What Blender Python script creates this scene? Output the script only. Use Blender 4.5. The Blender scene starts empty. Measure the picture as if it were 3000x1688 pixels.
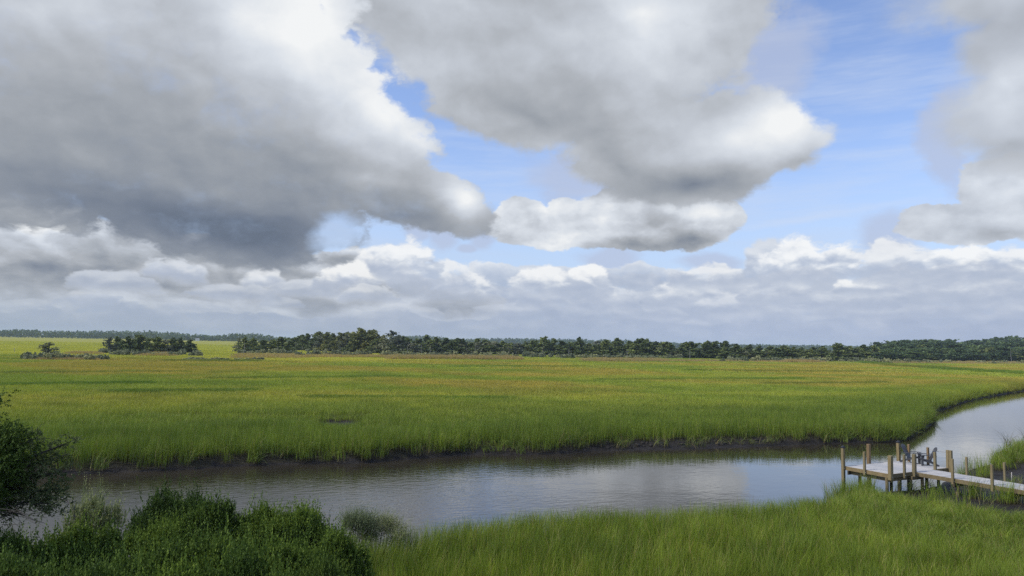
import bpy, bmesh, math, random
import numpy as np
from mathutils import Vector, Matrix

scene = bpy.context.scene
C = scene.collection
rng = np.random.default_rng(7)
random.seed(7)

# ------------------------------------------------------------------ camera
FPX, CAM_H = 2142.0, 6.8                    # focal length in pixels of a 3000 px wide frame, eye height over the water
PITCH, ROLL = math.atan(161 / FPX), math.atan(.018)
_c, _s, _cp, _sp = math.cos(ROLL), math.sin(ROLL), math.cos(PITCH), math.sin(PITCH)
RIGHT, UP, FWD = Vector((_c, -_s * _sp, _s * _cp)), Vector((-_s, -_c * _sp, _c * _cp)), Vector((0, _cp, _sp))
cam_data = bpy.data.cameras.new('camera')
cam_data.sensor_width = 36
cam_data.lens = FPX / 3000 * 36
cam_data.clip_start, cam_data.clip_end = .1, 20000
cam = bpy.data.objects.new('camera', cam_data)
C.objects.link(cam)
cam.matrix_world = Matrix(((RIGHT.x, UP.x, -FWD.x, 0), (RIGHT.y, UP.y, -FWD.y, 0), (RIGHT.z, UP.z, -FWD.z, CAM_H), (0, 0, 0, 1)))
scene.camera = cam


def look(px, py):
    """direction in the world of a point measured on the survey photograph"""
    return FWD + RIGHT * ((px - 1500) / FPX) - UP * ((py - 844) / FPX)


def at(px, py, z=0.):
    d = look(px, py)
    t = (z - CAM_H) / d.z
    return d.x * t, d.y * t


def at_y(px, py, y):
    d = look(px, py)
    t = y / d.y
    return d.x * t, y, CAM_H + d.z * t


# ------------------------------------------------------------------ exposure
scene.view_settings.view_transform = 'Standard'
scene.view_settings.look = 'None'
scene.view_settings.exposure = 0.0
scene.view_settings.gamma = 1
scene.view_settings.use_curve_mapping = False
scene.cycles.max_bounces = 6
scene.cycles.diffuse_bounces = 3
scene.cycles.glossy_bounces = 3
scene.cycles.transmission_bounces = 3
scene.cycles.transparent_max_bounces = 6
scene.cycles.volume_bounces = 1
scene.cycles.caustics_reflective = False
scene.cycles.caustics_refractive = False
scene.cycles.use_denoising = False
scene.cycles.use_adaptive_sampling = False
scene.render.filter_size = 1.15
scene.cycles.sample_clamp_indirect = 4.0

# ------------------------------------------------------------------ sun
SUN_EL, SUN_AZ = math.radians(50), math.radians(-108)      # azimuth from the view axis (+Y), to the left
sun_data = bpy.data.lights.new('sun', 'SUN')
sun_data.energy = 3.0
sun_data.angle = math.radians(3)
sun_data.color = (1, .95, .86)
sun = bpy.data.objects.new('sun', sun_data)
C.objects.link(sun)
sd = Vector((math.sin(SUN_AZ) * math.cos(SUN_EL), math.cos(SUN_AZ) * math.cos(SUN_EL), math.sin(SUN_EL)))
sun.rotation_euler = sd.to_track_quat('Z', 'Y').to_euler()


# ------------------------------------------------------------------ node helpers
class N:
    """a tiny expression builder over a node tree"""
    def __init__(self, tree):
        self.t = tree

    def node(self, kind, **kw):
        n = self.t.nodes.new(kind)
        for k, v in kw.items():
            setattr(n, k, v)
        return n

    def put(self, sock, v):
        if isinstance(v, bpy.types.NodeSocket):
            self.t.links.new(v, sock)
        elif v is not None:
            sock.default_value = v

    def math(self, op, a, b=None, c=None, clamp=False):
        n = self.node('ShaderNodeMath', operation=op, use_clamp=clamp)
        for s, v in zip(n.inputs, (a, b, c)):
            self.put(s, v)
        return n.outputs[0]

    def add(self, a, b): return self.math('ADD', a, b)
    def sub(self, a, b): return self.math('SUBTRACT', a, b)
    def mul(self, a, b): return self.math('MULTIPLY', a, b)
    def div(self, a, b): return self.math('DIVIDE', a, b)
    def mad(self, a, b, c): return self.math('MULTIPLY_ADD', a, b, c)
    def max(self, a, b): return self.math('MAXIMUM', a, b)
    def min(self, a, b): return self.math('MINIMUM', a, b)

    def smooth(self, v, a, b, lo=0., hi=1.):
        n = self.node('ShaderNodeMapRange', interpolation_type='SMOOTHSTEP')
        for s, x in zip(n.inputs, (v, a, b, lo, hi)):
            self.put(s, x)
        return n.outputs[0]

    def vec(self, x, y, z=0.):
        n = self.node('ShaderNodeCombineXYZ')
        for s, v in zip(n.inputs, (x, y, z)):
            self.put(s, v)
        return n.outputs[0]

    def xyz(self, v):
        n = self.node('ShaderNodeSeparateXYZ')
        self.put(n.inputs[0], v)
        return n.outputs

    def vmath(self, op, a, b=None, scale=None):
        n = self.node('ShaderNodeVectorMath', operation=op)
        self.put(n.inputs[0], a)
        if b is not None:
            self.put(n.inputs[1], b)
        if scale is not None:
            self.put(n.inputs['Scale'], scale)
        return n.outputs['Value'] if op in ('DOT_PRODUCT', 'LENGTH') else n.outputs[0]

    def noise(self, vec, scale, detail=3., rough=.5, color=False, lac=2., kind='FBM', dist=0.):
        n = self.node('ShaderNodeTexNoise', noise_dimensions='3D', noise_type=kind)
        self.put(n.inputs['Vector'], vec)
        self.put(n.inputs['Scale'], scale)
        self.put(n.inputs['Detail'], detail)
        self.put(n.inputs['Roughness'], rough)
        self.put(n.inputs['Lacunarity'], lac)
        self.put(n.inputs['Distortion'], dist)
        return n.outputs['Color'] if color else n.outputs['Fac']

    def ramp(self, fac, stops, interp='LINEAR'):
        n = self.node('ShaderNodeValToRGB')
        n.color_ramp.interpolation = interp
        el = n.color_ramp.elements
        while len(el) < len(stops):
            el.new(.5)
        for e, (p, col) in zip(el, stops):
            e.position = p
            e.color = (*col, 1)
        self.put(n.inputs[0], fac)
        return n.outputs[0]

    def mix(self, f, a, b, mode='MIX'):
        n = self.node('ShaderNodeMix', data_type='RGBA', blend_type=mode)
        self.put(n.inputs[0], f)
        for s, v in ((n.inputs[6], a), (n.inputs[7], b)):
            if isinstance(v, tuple) and len(v) == 3:
                v = (*v, 1)
            self.put(s, v)
        return n.outputs[2]


def srgb(r, g, b):
    return tuple(((c / 255 + .055) / 1.055) ** 2.4 if c > 10 else c / 255 / 12.92 for c in (r, g, b))


# ------------------------------------------------------------------ sky
def build_sky():
    w = bpy.data.worlds.new('World')
    scene.world = w
    w.use_nodes = True
    t = w.node_tree
    t.nodes.clear()
    g = N(t)
    out = g.node('ShaderNodeOutputWorld')
    bg = g.node('ShaderNodeBackground')
    t.links.new(bg.outputs[0], out.inputs[0])
    STR = .15
    bg.inputs[1].default_value = STR
    sky = g.node('ShaderNodeTexSky', sky_type='NISHITA')
    sky.sun_disc = False
    sky.sun_elevation = SUN_EL
    sky.sun_rotation = SUN_AZ
    sky.altitude = 0
    sky.air_density, sky.dust_density, sky.ozone_density = 1.0, .6, 2.0
    d = g.node('ShaderNodeTexCoord').outputs['Generated']
    x, y, z = g.xyz(d)
    # spherical coordinates, one unit = 100 survey pixels of arc (2.67 degrees): u to the right, v upwards from the horizon
    K = FPX / 100
    az = g.math('ARCTAN2', x, y)
    el = g.math('ARCSINE', z)
    u0 = g.mad(az, K, 15.)
    v0 = g.mul(el, K)
    # noise space: squeezed towards the horizon, where clouds are far off and seen edge-on
    lowv = g.math('POWER', g.math('ABSOLUTE', z), .72)
    q = g.vec(x, y, g.mul(lowv, 1.35))
    wa = g.vmath('SUBTRACT', g.noise(q, 3.6, 2., .5, True), (.5, .5, .5))
    wb = g.vmath('SUBTRACT', g.noise(q, 11., 6., .62, True), (.5, .5, .5))
    hz = g.smooth(el, .0, .34, .42, 1.)                      # smaller puffs low down
    warp = g.vmath('ADD', g.vmath('SCALE', wa, scale=g.mul(hz, 2.6)), g.vmath('SCALE', wb, scale=g.mul(hz, 1.55)))
    uv = g.vmath('ADD', g.vec(u0, v0), g.vmath('MULTIPLY', warp, (1., .72, 0)))
    uvs = g.vmath('ADD', g.vec(u0, v0), g.vmath('MULTIPLY', warp, (.45, .4, 0)))

    def place(px, py, rx, ry, rot=0):
        dd = look(px, py).normalized()
        a, e = math.atan2(dd.x, dd.y), math.asin(dd.z)
        k = math.cos(a) ** 1.2                              # arc per survey pixel shrinks towards the frame's edge
        return (a * K + 15, e * K), (rx / 100 * k, ry / 100 * math.cos(a) ** .6), math.radians(rot)

    def blob(px, py, rx, ry, rot=0, vec=uv, kind='SPHERICAL'):
        (cu, cv), (su, sv), r = place(px, py, rx, ry, rot)
        m = g.node('ShaderNodeMapping', vector_type='TEXTURE')
        m.inputs['Location'].default_value = (cu, cv, 0)
        m.inputs['Rotation'].default_value = (0, 0, r)
        m.inputs['Scale'].default_value = (su, sv, 1)
        g.put(m.inputs['Vector'], vec)
        gr = g.node('ShaderNodeTexGradient', gradient_type=kind)
        t.links.new(m.outputs[0], gr.inputs[0])
        return gr.outputs['Fac']

    def union(lst, vec=uv):
        r = None
        for b in lst:
            v = blob(*b, vec=vec)
            r = v if r is None else g.max(r, v)
        return r

    def glow(base, lst, vec=uvs):
        for *b, amt in lst:
            base = g.mad(blob(*b, vec=vec, kind='QUADRATIC_SPHERE'), amt, base)
        return base

    # relief: billowy detail and the same detail looked up a little towards the light (up and right)
    q2 = g.vmath('ADD', q, g.vmath('SCALE', wb, scale=.05))
    bil = g.noise(q2, 8., 5., .5)
    rel_a = g.noise(q2, 7., 3., .45)
    rel_b = g.noise(g.vmath('ADD', q2, (.02, 0, .03)), 7., 3., .45)
    relief = g.mul(g.sub(rel_a, rel_b), .42)
    q3 = g.vmath('ADD', q, g.vmath('SCALE', wb, scale=.035))
    puff = g.mul(g.sub(g.noise(q3, 19., 4., .5), g.noise(g.vmath('ADD', q3, (.008, 0, .020)), 19., 4., .5)), .55)
    soft = g.noise(q, 4.2, 3., .5)
    fine = g.noise(q2, 26., 4., .6)
    edge = g.add(g.mul(g.sub(bil, .5), .6), g.mul(g.sub(fine, .5), .42))

    TONES = [(.36, srgb(104, 115, 132)), (.44, srgb(117, 127, 143)), (.52, srgb(136, 144, 156)), (.60, srgb(155, 161, 169)), (.68, srgb(174, 179, 186)),
             (.76, srgb(194, 200, 209)), (.85, srgb(217, 223, 231)), (.96, srgb(243, 245, 246))]

    def tone(b):
        return g.ramp(b, TONES)

    FAR_TONES = [(.56, srgb(158, 171, 194)), (.66, srgb(172, 184, 205)), (.74, srgb(190, 199, 215)), (.82, srgb(208, 215, 226)), (.90, srgb(233, 236, 240)), (.98, srgb(248, 249, 249))]

    def far_tone(b):                                        # distant cloud: its shaded feet are seen through blue air
        return g.ramp(b, FAR_TONES)

    def layer(below, mask, b):
        return g.mix(mask, below, tone(b))

    def mask(D, lo=.15, hi=.25, k=1.1):
        return g.mul(g.smooth(g.mad(edge, k, D), lo, hi), g.smooth(D, .005, .09))

    # clear air: the physical sky, a little whitened by thin cirrus
    clear = g.mix(1., sky.outputs[0], (STR * 1.22, STR * 1.17, STR * 1.3), 'MULTIPLY')
    streak = g.noise(g.vec(g.mad(u0, .16, g.mul(v0, -.05)), g.mul(v0, 1.1)), 1.0, 5., .62)
    cirrus = g.mul(g.smooth(streak, .38, .8), .5)
    col = g.mix(cirrus, clear, srgb(214, 224, 240))
    trail = blob(2330, 640, 420, 16, 7, uvs)
    col = g.mix(g.mul(trail, .35), col, srgb(226, 233, 246))
    low = g.smooth(v0, 0., 6.5, 1., 0.)
    col = g.mix(g.mul(low, .72), col, srgb(176, 196, 228))
    # grey-violet scraps in front of the blue
    haze_scraps = mask(union([(2260, 150, 190, 170), (1690, 500, 190, 110), (2600, 700, 120, 110), (1240, 690, 70, 50), (1320, 712, 75, 55), (1440, 705, 50, 60), (1400, 745, 45, 26),
                              (1780, 770, 130, 55), (2080, 770, 130, 40), (2120, 60, 180, 150), (2800, 420, 60, 200)]), .05, .6, .9)
    col = g.mix(g.mul(haze_scraps, .68), col, srgb(184, 194, 218))

    # rows of cumulus running round the horizon, the far ones first
    rows = [(.0, .62, 2.6, .69, 11.), (.4, .65, 2.1, .695, 3.), (.8, .7, 1.7, .70, 7.), (1.22, .75, 1.35, .705, 1.), (1.68, .7, 1.1, .71, 5.)]
    wrow = g.vmath('MULTIPLY', warp, (.9, .55, 0))
    uvr = g.vmath('ADD', g.vec(u0, v0), wrow)
    ur, vr, _ = g.xyz(uvr)
    for base, h, f, b0, seed in rows:
        prof = g.noise(g.vec(g.mul(ur, .42 * f), g.mad(vr, .62 * f, seed * 3.7), seed), 1., 4., .52)
        up_ = g.mul(g.sub(vr, base), 1 / h)                 # 0 at the flat base, 1 at the highest tops
        dens = g.add(g.sub(g.mad(prof, 3.4, -1.05), up_), g.mul(edge, .8))
        m = g.mul(g.smooth(dens, -.03, .12), g.smooth(vr, base - .7, base + .05))
        lit = g.smooth(dens, .0, .9, .15, -.05)
        bb = g.add(g.mad(puff, .40, b0), g.add(lit, g.mul(g.sub(soft, .5), .15)))
        col = g.mix(g.mul(m, .85), col, far_tone(bb))

    # bank rising on the left, under the big cloud
    D = union([(80, 740, 560, 190), (560, 800, 560, 130), (1060, 840, 260, 100), (1330, 890, 180, 55), (960, 860, 260, 80), (1000, 780, 140, 60)])
    b = g.add(g.mad(puff, .8, g.mad(relief, .8, .70)), g.mul(g.sub(soft, .5), .3))
    b = glow(b, [(110, 640, 380, 160, 0, .42), (480, 720, 160, 60, 0, .10), (1170, 760, 150, 70, -20, .22), (1010, 808, 120, 50, 0, .17), (770, 810, 110, 45, 0, .10), (1350, 850, 110, 50, -20, .16),
                 (180, 790, 420, 60, -4, -.07), (120, 860, 420, 60, 0, -.05), (620, 850, 420, 45, 0, -.05), (480, 780, 160, 40, 0, .02), (1260, 830, 120, 60, 0, -.08)])
    b = g.add(b, g.smooth(D, .14, .62, .13, -.05))
    col = layer(col, g.mul(mask(D), .95), b)

    # cumulus right of the middle and along the right-hand side
    D = union([(1640, 670, 230, 90), (1820, 630, 240, 110), (2010, 640, 190, 120), (1870, 695, 250, 60), (1560, 620, 100, 70)])
    b = g.add(g.mad(puff, .75, g.mad(relief, .9, .80)), g.mul(g.sub(soft, .5), .2))
    b = glow(b, [(1760, 640, 190, 90, 30, .16), (2090, 630, 120, 80, 0, .14), (1600, 690, 130, 60, 0, .10), (2030, 700, 230, 75, 5, -.30), (1850, 725, 220, 55, 0, -.28), (1900, 650, 90, 70, 0, -.08)])
    col = layer(col, mask(D), b)
    D = union([(2360, 850, 230, 80), (2650, 860, 260, 80), (2900, 850, 300, 90), (2150, 880, 260, 60), (1650, 890, 250, 55), (2030, 905, 330, 50)])
    b = g.add(g.mad(puff, .85, g.mad(relief, .9, .73)), g.mul(g.sub(soft, .5), .25))
    b = glow(b, [(2390, 745, 130, 60, 0, .22), (2630, 760, 120, 60, 0, .14), (2790, 775, 130, 50, 10, .22), (1740, 810, 110, 50, 0, .24), (1620, 830, 110, 50, 0, .18), (2060, 880, 120, 50, 0, .14), (2300, 860, 120, 45, 0, .13),
                 (2530, 835, 100, 30, 0, .18), (2200, 820, 140, 40, 0, .12), (2500, 860, 300, 60, 0, -.06), (2800, 880, 300, 60, 0, -.05)])
    b = g.add(b, g.smooth(D, .14, .62, .13, -.05))
    col = g.mix(g.mul(mask(D, .1, .4), .5), col, far_tone(b))
    D = union([(3010, 590, 230, 150), (2730, 655, 110, 62), (2880, 660, 220, 80)])
    b = g.add(g.mad(puff, .5, .79), g.mul(g.sub(soft, .5), .2))
    b = glow(b, [(2960, 560, 160, 110, 0, .08), (2930, 690, 240, 50, 0, -.12), (2720, 640, 80, 40, 0, .05)])
    col = layer(col, g.mul(mask(D), .95), b)
    D = union([(2990, 320, 235, 165), (2950, -10, 400, 140), (3010, 150, 260, 190), (3040, 440, 190, 100)])
    b = g.add(g.mad(relief, .9, .765), g.mul(g.sub(soft, .5), .2))
    b = glow(b, [(2950, 250, 170, 110, 0, .12), (2880, 90, 330, 90, 0, -.03), (2960, 420, 200, 90, 0, -.10)])
    col = layer(col, g.mul(mask(D, .06, .5, .7), .95), b)

    # single cumulus standing in the bank, far ones first: foot x, foot y, half width, height, tone of the top
    tx_, ty_, _ = g.xyz(g.vmath('ADD', g.vec(u0, v0), g.vmath('MULTIPLY', warp, (.40, .34, 0))))
    edge_c = g.add(g.mul(g.sub(g.noise(q3, 24., 4., .55), .5), 1.5), g.mul(g.sub(fine, .5), .9))
    puff_c = g.mul(g.sub(g.noise(q3, 34., 3., .5), g.noise(g.vmath('ADD', q3, (.004, 0, .012)), 34., 3., .5)), .8)
    CUM = [(75, 908, 90, 30, .80), (250, 895, 100, 38, .82), (590, 908, 120, 28, .80), (830, 890, 80, 26, .80), (1040, 938, 90, 24, .78), (1200, 930, 110, 38, .80), (1480, 925, 130, 30, .78), (1900, 935, 150, 34, .80), (2345, 925, 130, 42, .80), (2640, 930, 170, 34, .78), (2900, 925, 160, 40, .78),
           (1620, 900, 120, 46, .82), (1760, 905, 130, 60, .84), (2020, 895, 150, 62, .86), (2140, 922, 130, 50, .82), (2285, 885, 120, 68, .84), (2780, 885, 270, 80, .80), (2500, 900, 160, 50, .80),
           (505, 822, 110, 60, .80), (769, 842, 80, 50, .86), (690, 870, 150, 36, .78), (330, 850, 160, 50, .78), (900, 860, 120, 40, .80), (1300, 875, 150, 90, .84), (1390, 880, 110, 64, .90), (1270, 858, 140, 84, .88), (1170, 825, 150, 105, .92), (1013, 846, 115, 68, .96), (1080, 880, 100, 40, .82),
           (1600, 868, 130, 70, .93), (1715, 866, 90, 88, .97), (2110, 838, 170, 60, .86), (2255, 800, 90, 92, .80), (2375, 822, 180, 112, .94), (2535, 856, 100, 36, .97), (2650, 822, 150, 100, .87), (2955, 818, 120, 72, .90), (2815, 815, 140, 84, .97)]
    cm, cb = None, None
    foot = g.mul(fine, .5)
    for px, py, rx, ry, top_b in CUM:
        (cu, cv), (su, sv), r = place(px, py, rx, ry * 1.25)
        lx = g.mad(tx_, 1 / su, -cu / su)
        ly = g.mad(ty_, 1 / sv, -cv / sv)
        lyy = g.max(ly, g.mul(ly, -3.2))                     # flat foot, domed top
        rr = g.mad(lx, lx, g.mul(lyy, lyy))
        m = g.mul(g.smooth(g.add(edge_c, g.sub(1., rr)), .06, .40), g.smooth(g.add(ly, foot), -.1, .42))
        bb = g.smooth(g.mad(puff_c, .9, ly), .12, .66, .70, top_b + .04)
        cb = bb if cb is None else g.mad(g.sub(bb, cb), m, cb)
        cm = m if cm is None else g.max(cm, m)
    col = g.mix(g.mul(cm, g.smooth(v0, .4, 2.4, .5, .93)), col, far_tone(g.mad(puff_c, .12, cb)))

    # the broad cloud overhead in the middle
    D = union([(1450, -60, 800, 420, -14), (1700, 170, 560, 330), (1950, 420, 420, 190, -6), (2230, 400, 270, 170), (2170, 370, 300, 150), (2050, 500, 380, 110, 4), (1980, 60, 330, 260), (1500, 300, 330, 150, -14)])
    b = g.add(g.mad(puff, .22, g.mad(relief, .5, .715)), g.mul(g.sub(soft, .5), .10))
    b = glow(b, [(2330, 350, 330, 230, 20, .33), (2150, 400, 300, 150, 0, .14), (1880, 40, 420, 330, 0, .22), (1300, 0, 330, 130, 0, .06), (1560, 330, 420, 110, -14, -.13), (1700, 270, 320, 160, 0, -.08),
                 (2040, 535, 420, 85, 3, -.24), (1820, 480, 220, 90, -30, -.12), (2350, 480, 160, 50, 12, -.1), (1230, 190, 260, 160, -40, .05)])
    col = layer(col, mask(D, .10, .32, 1.), b)

    # the great dark cloud on the left with its bright right-hand flank
    D = union([(250, 190, 950, 440, -8), (820, 260, 560, 420, -40), (1080, 430, 330, 230, -40), (1230, 580, 330, 120, -14), (640, 600, 470, 190, -9), (800, 650, 200, 118, -8), (60, 400, 620, 270), (500, -100, 700, 400)])
    b = g.add(g.mad(puff, .24, g.mad(relief, .30, .665)), g.mul(g.sub(soft, .5), .06))
    b = g.mad(g.smooth(v0, 3., 10.5, -.10, .10), 1., b)
    b = glow(b, [(900, 60, 420, 420, -40, .30), (1150, 330, 380, 300, -40, .33), (1250, 420, 200, 150, -40, .12), (1000, 400, 300, 120, 0, .06), (1370, 580, 190, 150, -40, .42), (1090, 530, 170, 50, 0, .11), (720, 40, 200, 130, 0, .08), (560, 230, 190, 130, -20, .06), (150, 40, 500, 250, 0, .10),
                 (660, 670, 620, 125, -6, -.29), (820, 640, 300, 110, 0, -.08), (250, 560, 560, 110, -8, -.09), (1180, 640, 300, 50, 0, -.08), (850, 480, 260, 140, 0, -.05)])
    hole = g.mad(edge, 1.5, blob(975, 690, 95, 80, 20, uv))
    m = g.mul(mask(D, .12, .27, 1.1), g.smooth(hole, .0, .8, 1., .15))
    col = layer(col, m, b)

    # thick air just over the horizon
    hzn = g.smooth(v0, .0, 1.7, 1., 0.)
    haze_col = g.ramp(g.math('MULTIPLY', u0, 1 / 30.), [(0., srgb(156, 169, 184)), (.35, srgb(162, 174, 193)), (.7, srgb(170, 184, 211)), (1., srgb(167, 180, 207))])
    col = g.mix(g.mul(hzn, .8), col, haze_col)
    fin = g.mix(1., col, (1 / STR, 1 / STR, 1 / STR), 'MULTIPLY')
    below = g.smooth(z, -.02, .0)
    fin = g.mix(below, tuple(c / STR for c in srgb(96, 104, 96)), fin)
    t.links.new(fin, bg.inputs[0])
    w.cycles.sampling_method = 'MANUAL'
    w.cycles.sample_map_resolution = 512


build_sky()
# ------------------------------------------------------------------ bookkeeping
def link(name, mesh, mats=(), parent=None):
    o = bpy.data.objects.new(name, mesh)
    C.objects.link(o)
    for m in (mats if isinstance(mats, (list, tuple)) else [mats]):
        mesh.materials.append(m)
    if parent:
        o.parent = parent
    return o


def tag(o, label=None, cat=None, group=None, kind=None):
    for k, v in (('label', label), ('category', cat), ('group', group), ('kind', kind)):
        if v:
            o[k] = v
    return o


def empty(name, loc, rz=0.):
    o = bpy.data.objects.new(name, None)
    C.objects.link(o)
    o.location = loc
    o.rotation_euler = (0, 0, rz)
    o.empty_display_size = .2
    return o


def mesh_np(name, verts, faces, smooth=False):
    """verts (n,3), faces (m,3) or (m,4) as arrays"""
    verts, faces = np.asarray(verts, np.float32), np.asarray(faces, np.int32)
    me = bpy.data.meshes.new(name)
    k = faces.shape[1]
    me.vertices.add(len(verts))
    me.vertices.foreach_set('co', verts.ravel())
    me.loops.add(faces.size)
    me.loops.foreach_set('vertex_index', faces.ravel())
    me.polygons.add(len(faces))
    me.polygons.foreach_set('loop_start', np.arange(0, faces.size, k, dtype=np.int32))
    me.polygons.foreach_set('loop_total', np.full(len(faces), k, np.int32))
    if smooth:
        me.polygons.foreach_set('use_smooth', np.ones(len(faces), bool))
    me.update()
    return me


def attr(me, name, vals):
    a = me.attributes.new(name, 'FLOAT', 'POINT')
    a.data.foreach_set('value', np.asarray(vals, np.float32))


def sstep(x, a, b):
    t = np.clip((x - a) / (b - a), 0, 1)
    return t * t * (3 - 2 * t)


_tab = np.random.default_rng(3).random((256, 256))


def vnoise(x, y, s=1.):
    """smooth value noise on the plane, 0..1"""
    x, y = np.asarray(x) / s + 37.3, np.asarray(y) / s + 11.9
    i, j = np.floor(x).astype(int), np.floor(y).astype(int)
    f, h = x - i, y - j
    f, h = f * f * (3 - 2 * f), h * h * (3 - 2 * h)
    a = _tab[i % 256, j % 256] * (1 - f) + _tab[(i + 1) % 256, j % 256] * f
    b = _tab[i % 256, (j + 1) % 256] * (1 - f) + _tab[(i + 1) % 256, (j + 1) % 256] * f
    return a * (1 - h) + b * h


def fnoise(x, y, s=1., n=3):
    r, a, t = 0., 1., 0.
    for k in range(n):
        r = r + a * vnoise(x + 17 * k, y - 9 * k, s / 2 ** k)
        t += a
        a *= .5
    return r / t


# ------------------------------------------------------------------ the creek and the lie of the land (metres, water level at 0)
FAR_BANK = [(-90, 20), (-50, 28), (-30, 34.2), (-21.5, 36.4), (-16.9, 38.1), (-14.4, 39.6), (-11.5, 40.5), (-8.4, 41.1), (-6.4, 42.5), (-4.2, 43.9), (-2.4, 44.7), (.5, 45.1), (2.9, 45.9),
            (5.6, 47.3), (8.3, 48.2), (12.4, 49.1), (16.9, 50.8), (21.8, 52.8), (25.2, 53.9), (28.5, 54.8), (30.4, 56.6), (32.5, 59.5), (36.3, 64.6), (40.5, 70.5), (42.3, 74.3), (46.1, 80.9), (51, 86.5), (59, 96.6),
            (68.3, 107.2), (81.6, 120.9), (91, 130.4), (140, 172), (230, 215)]
NEAR_BANK = [(250, 180), (140, 122), (90, 91), (60, 73), (46.5, 63), (38, 53.5), (34.4, 49.6), (30, 45.6), (26.4, 42.4), (23.4, 39.4), (21.4, 37.1), (19.6, 36.0), (17.6, 35.2), (16.3, 34.2), (15.2, 32.9), (13.6, 31.3), (11.6, 29.7),
             (9, 27.9), (5.8, 26.5), (1.6, 25.8), (-1, 24.4), (-2.7, 23.0), (-4, 22), (-7, 21.2), (-12, 21), (-20, 19), (-50, 10), (-90, 0)]
CREEK = np.array(FAR_BANK + NEAR_BANK, float)


def creek_sd(x, y):
    """distance from the waterline: positive on land, negative over water"""
    x, y = np.asarray(x, float).ravel(), np.asarray(y, float).ravel()
    best = np.full(x.shape, 1e9)
    inside = np.zeros(x.shape, bool)
    n = len(CREEK)
    for k in range(n):
        ax, ay = CREEK[k]
        bx, by = CREEK[(k + 1) % n]
        ex, ey = bx - ax, by - ay
        t = np.clip(((x - ax) * ex + (y - ay) * ey) / (ex * ex + ey * ey), 0, 1)
        best = np.minimum(best, np.hypot(x - ax - t * ex, y - ay - t * ey))
        if ay != by:
            cross = ((ay > y) != (by > y)) & (x < (bx - ax) * (y - ay) / (by - ay) + ax)
            inside ^= cross
    return np.where(inside, -best, best)


def seg_y(x):                                              # far bank's y at x, to tell the two shores apart
    return np.interp(x, [p[0] for p in FAR_BANK], [p[1] for p in FAR_BANK])


def land(x, y):
    """returns height, distance from water, mud mask"""
    x, y = np.asarray(x, float), np.asarray(y, float)
    shp = x.shape
    x, y = x.ravel(), y.ravel()
    sd = creek_sd(x, y)
    near_shore = y < seg_y(x) - 4
    rag = (fnoise(x, y, 2.2, 3) - .5) * 1.5 + (fnoise(x, y, 9., 2) - .5) * 1.2
    far = ~near_shore
    dock = np.exp(-(((x - 20.9) / 5.0) ** 2 + ((y - 32.9) / 4.9) ** 2) ** 1.5)   # mud flat under the dock
    dock = np.maximum(dock, np.exp(-(((x - 25.5) / 6.6) ** 2 + ((y - 38.6) / 5.4) ** 2) ** 1.5))
    bankw = .38 + rag * .38
    mudb = np.exp(-(((x - 12.5) / 6.5) ** 2) ** 2) * far   # bare stretch of the far bank
    slump = np.exp(-((x + 1.2) / 1.7) ** 2) * far
    bankw = np.maximum(np.where(far & ((x > 26) | (x < 4)), .10 + .12 * np.clip(rag, 0, 1), bankw) + 2.2 * mudb + 1.9 * slump, .10)
    z = np.where(sd > 0, .52 * sstep(sd, -.15, bankw + .5) + .02, np.maximum(-.9, sd * .35))
    lumps = (fnoise(x, y, .55, 2) - .5)
    z = z + np.where(sd > 0, lumps * .20 * sstep(sd, .15, .8), 0)
    flat = .07 + .085 * np.clip(sd, 0, 5) + lumps * .07
    z = np.where((sd > 0) & near_shore, z * (1 - dock) + flat * dock, z)
    upland = sstep(-y + .28 * np.abs(x + 3), -13., -3.)
    z = z + upland * 1.2 * (sd > 0) * near_shore
    px_, py_ = at(978, 1243, .6)
    pan = np.exp(-(((x - px_) / 2.6) ** 2 + ((y - py_ - 1) / 4.6) ** 2) ** 2)
    fy = 57.5 + .20 * (x + 30) + 2.2 * (fnoise(x, y * 0, 6., 2) - .5)         # an overgrown ditch behind the left bank
    ditch = np.exp(-((y - fy) / 1.1) ** 4) * (x < -6) * sstep(fnoise(x, y * 0 + 50., 5., 2), .3, .5)
    pan = np.maximum(pan, ditch)      # bare pan in the far marsh
    z = z - .2 * pan
    mud = np.maximum(1 - sstep(sd, bankw * .55, bankw * .95), np.maximum(dock * near_shore, pan))
    mud = np.clip(mud, 0, 1)
    return z.reshape(shp), sd.reshape(shp), mud.reshape(shp)


def ground_z(x, y):
    return float(land(np.array([x]), np.array([y]))[0][0])


# ------------------------------------------------------------------ materials of the land
def new_mat(name):
    m = bpy.data.materials.new(name)
    m.use_nodes = True
    m.node_tree.nodes.clear()
    g = N(m.node_tree)
    out = g.node('ShaderNodeOutputMaterial')
    return m, g, out


def bsdf(g, out, color, rough=.6, **kw):
    b = g.node('ShaderNodeBsdfPrincipled')
    g.put(b.inputs['Base Color'], (*color, 1) if isinstance(color, tuple) else color)
    g.put(b.inputs['Roughness'], rough)
    for k, v in kw.items():
        g.put(b.inputs[k.replace('_', ' ')], v)
    g.t.links.new(b.outputs[0], out.inputs[0])
    return b


def bump(g, b, height, strength=.5, dist=.05):
    n = g.node('ShaderNodeBump')
    n.inputs['Strength'].default_value = strength
    g.put(n.inputs['Distance'], dist)
    g.put(n.inputs['Height'], height)
    g.t.links.new(n.outputs[0], b.inputs['Normal'])


GREEN_TALL, GREEN_LEAF = (.128, .182, .022), (.200, .262, .030)
MEADOW_Y, MEADOW_O, MEADOW_G = (.32, .35, .044), (.41, .31, .060), (.245, .300, .036)


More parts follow.
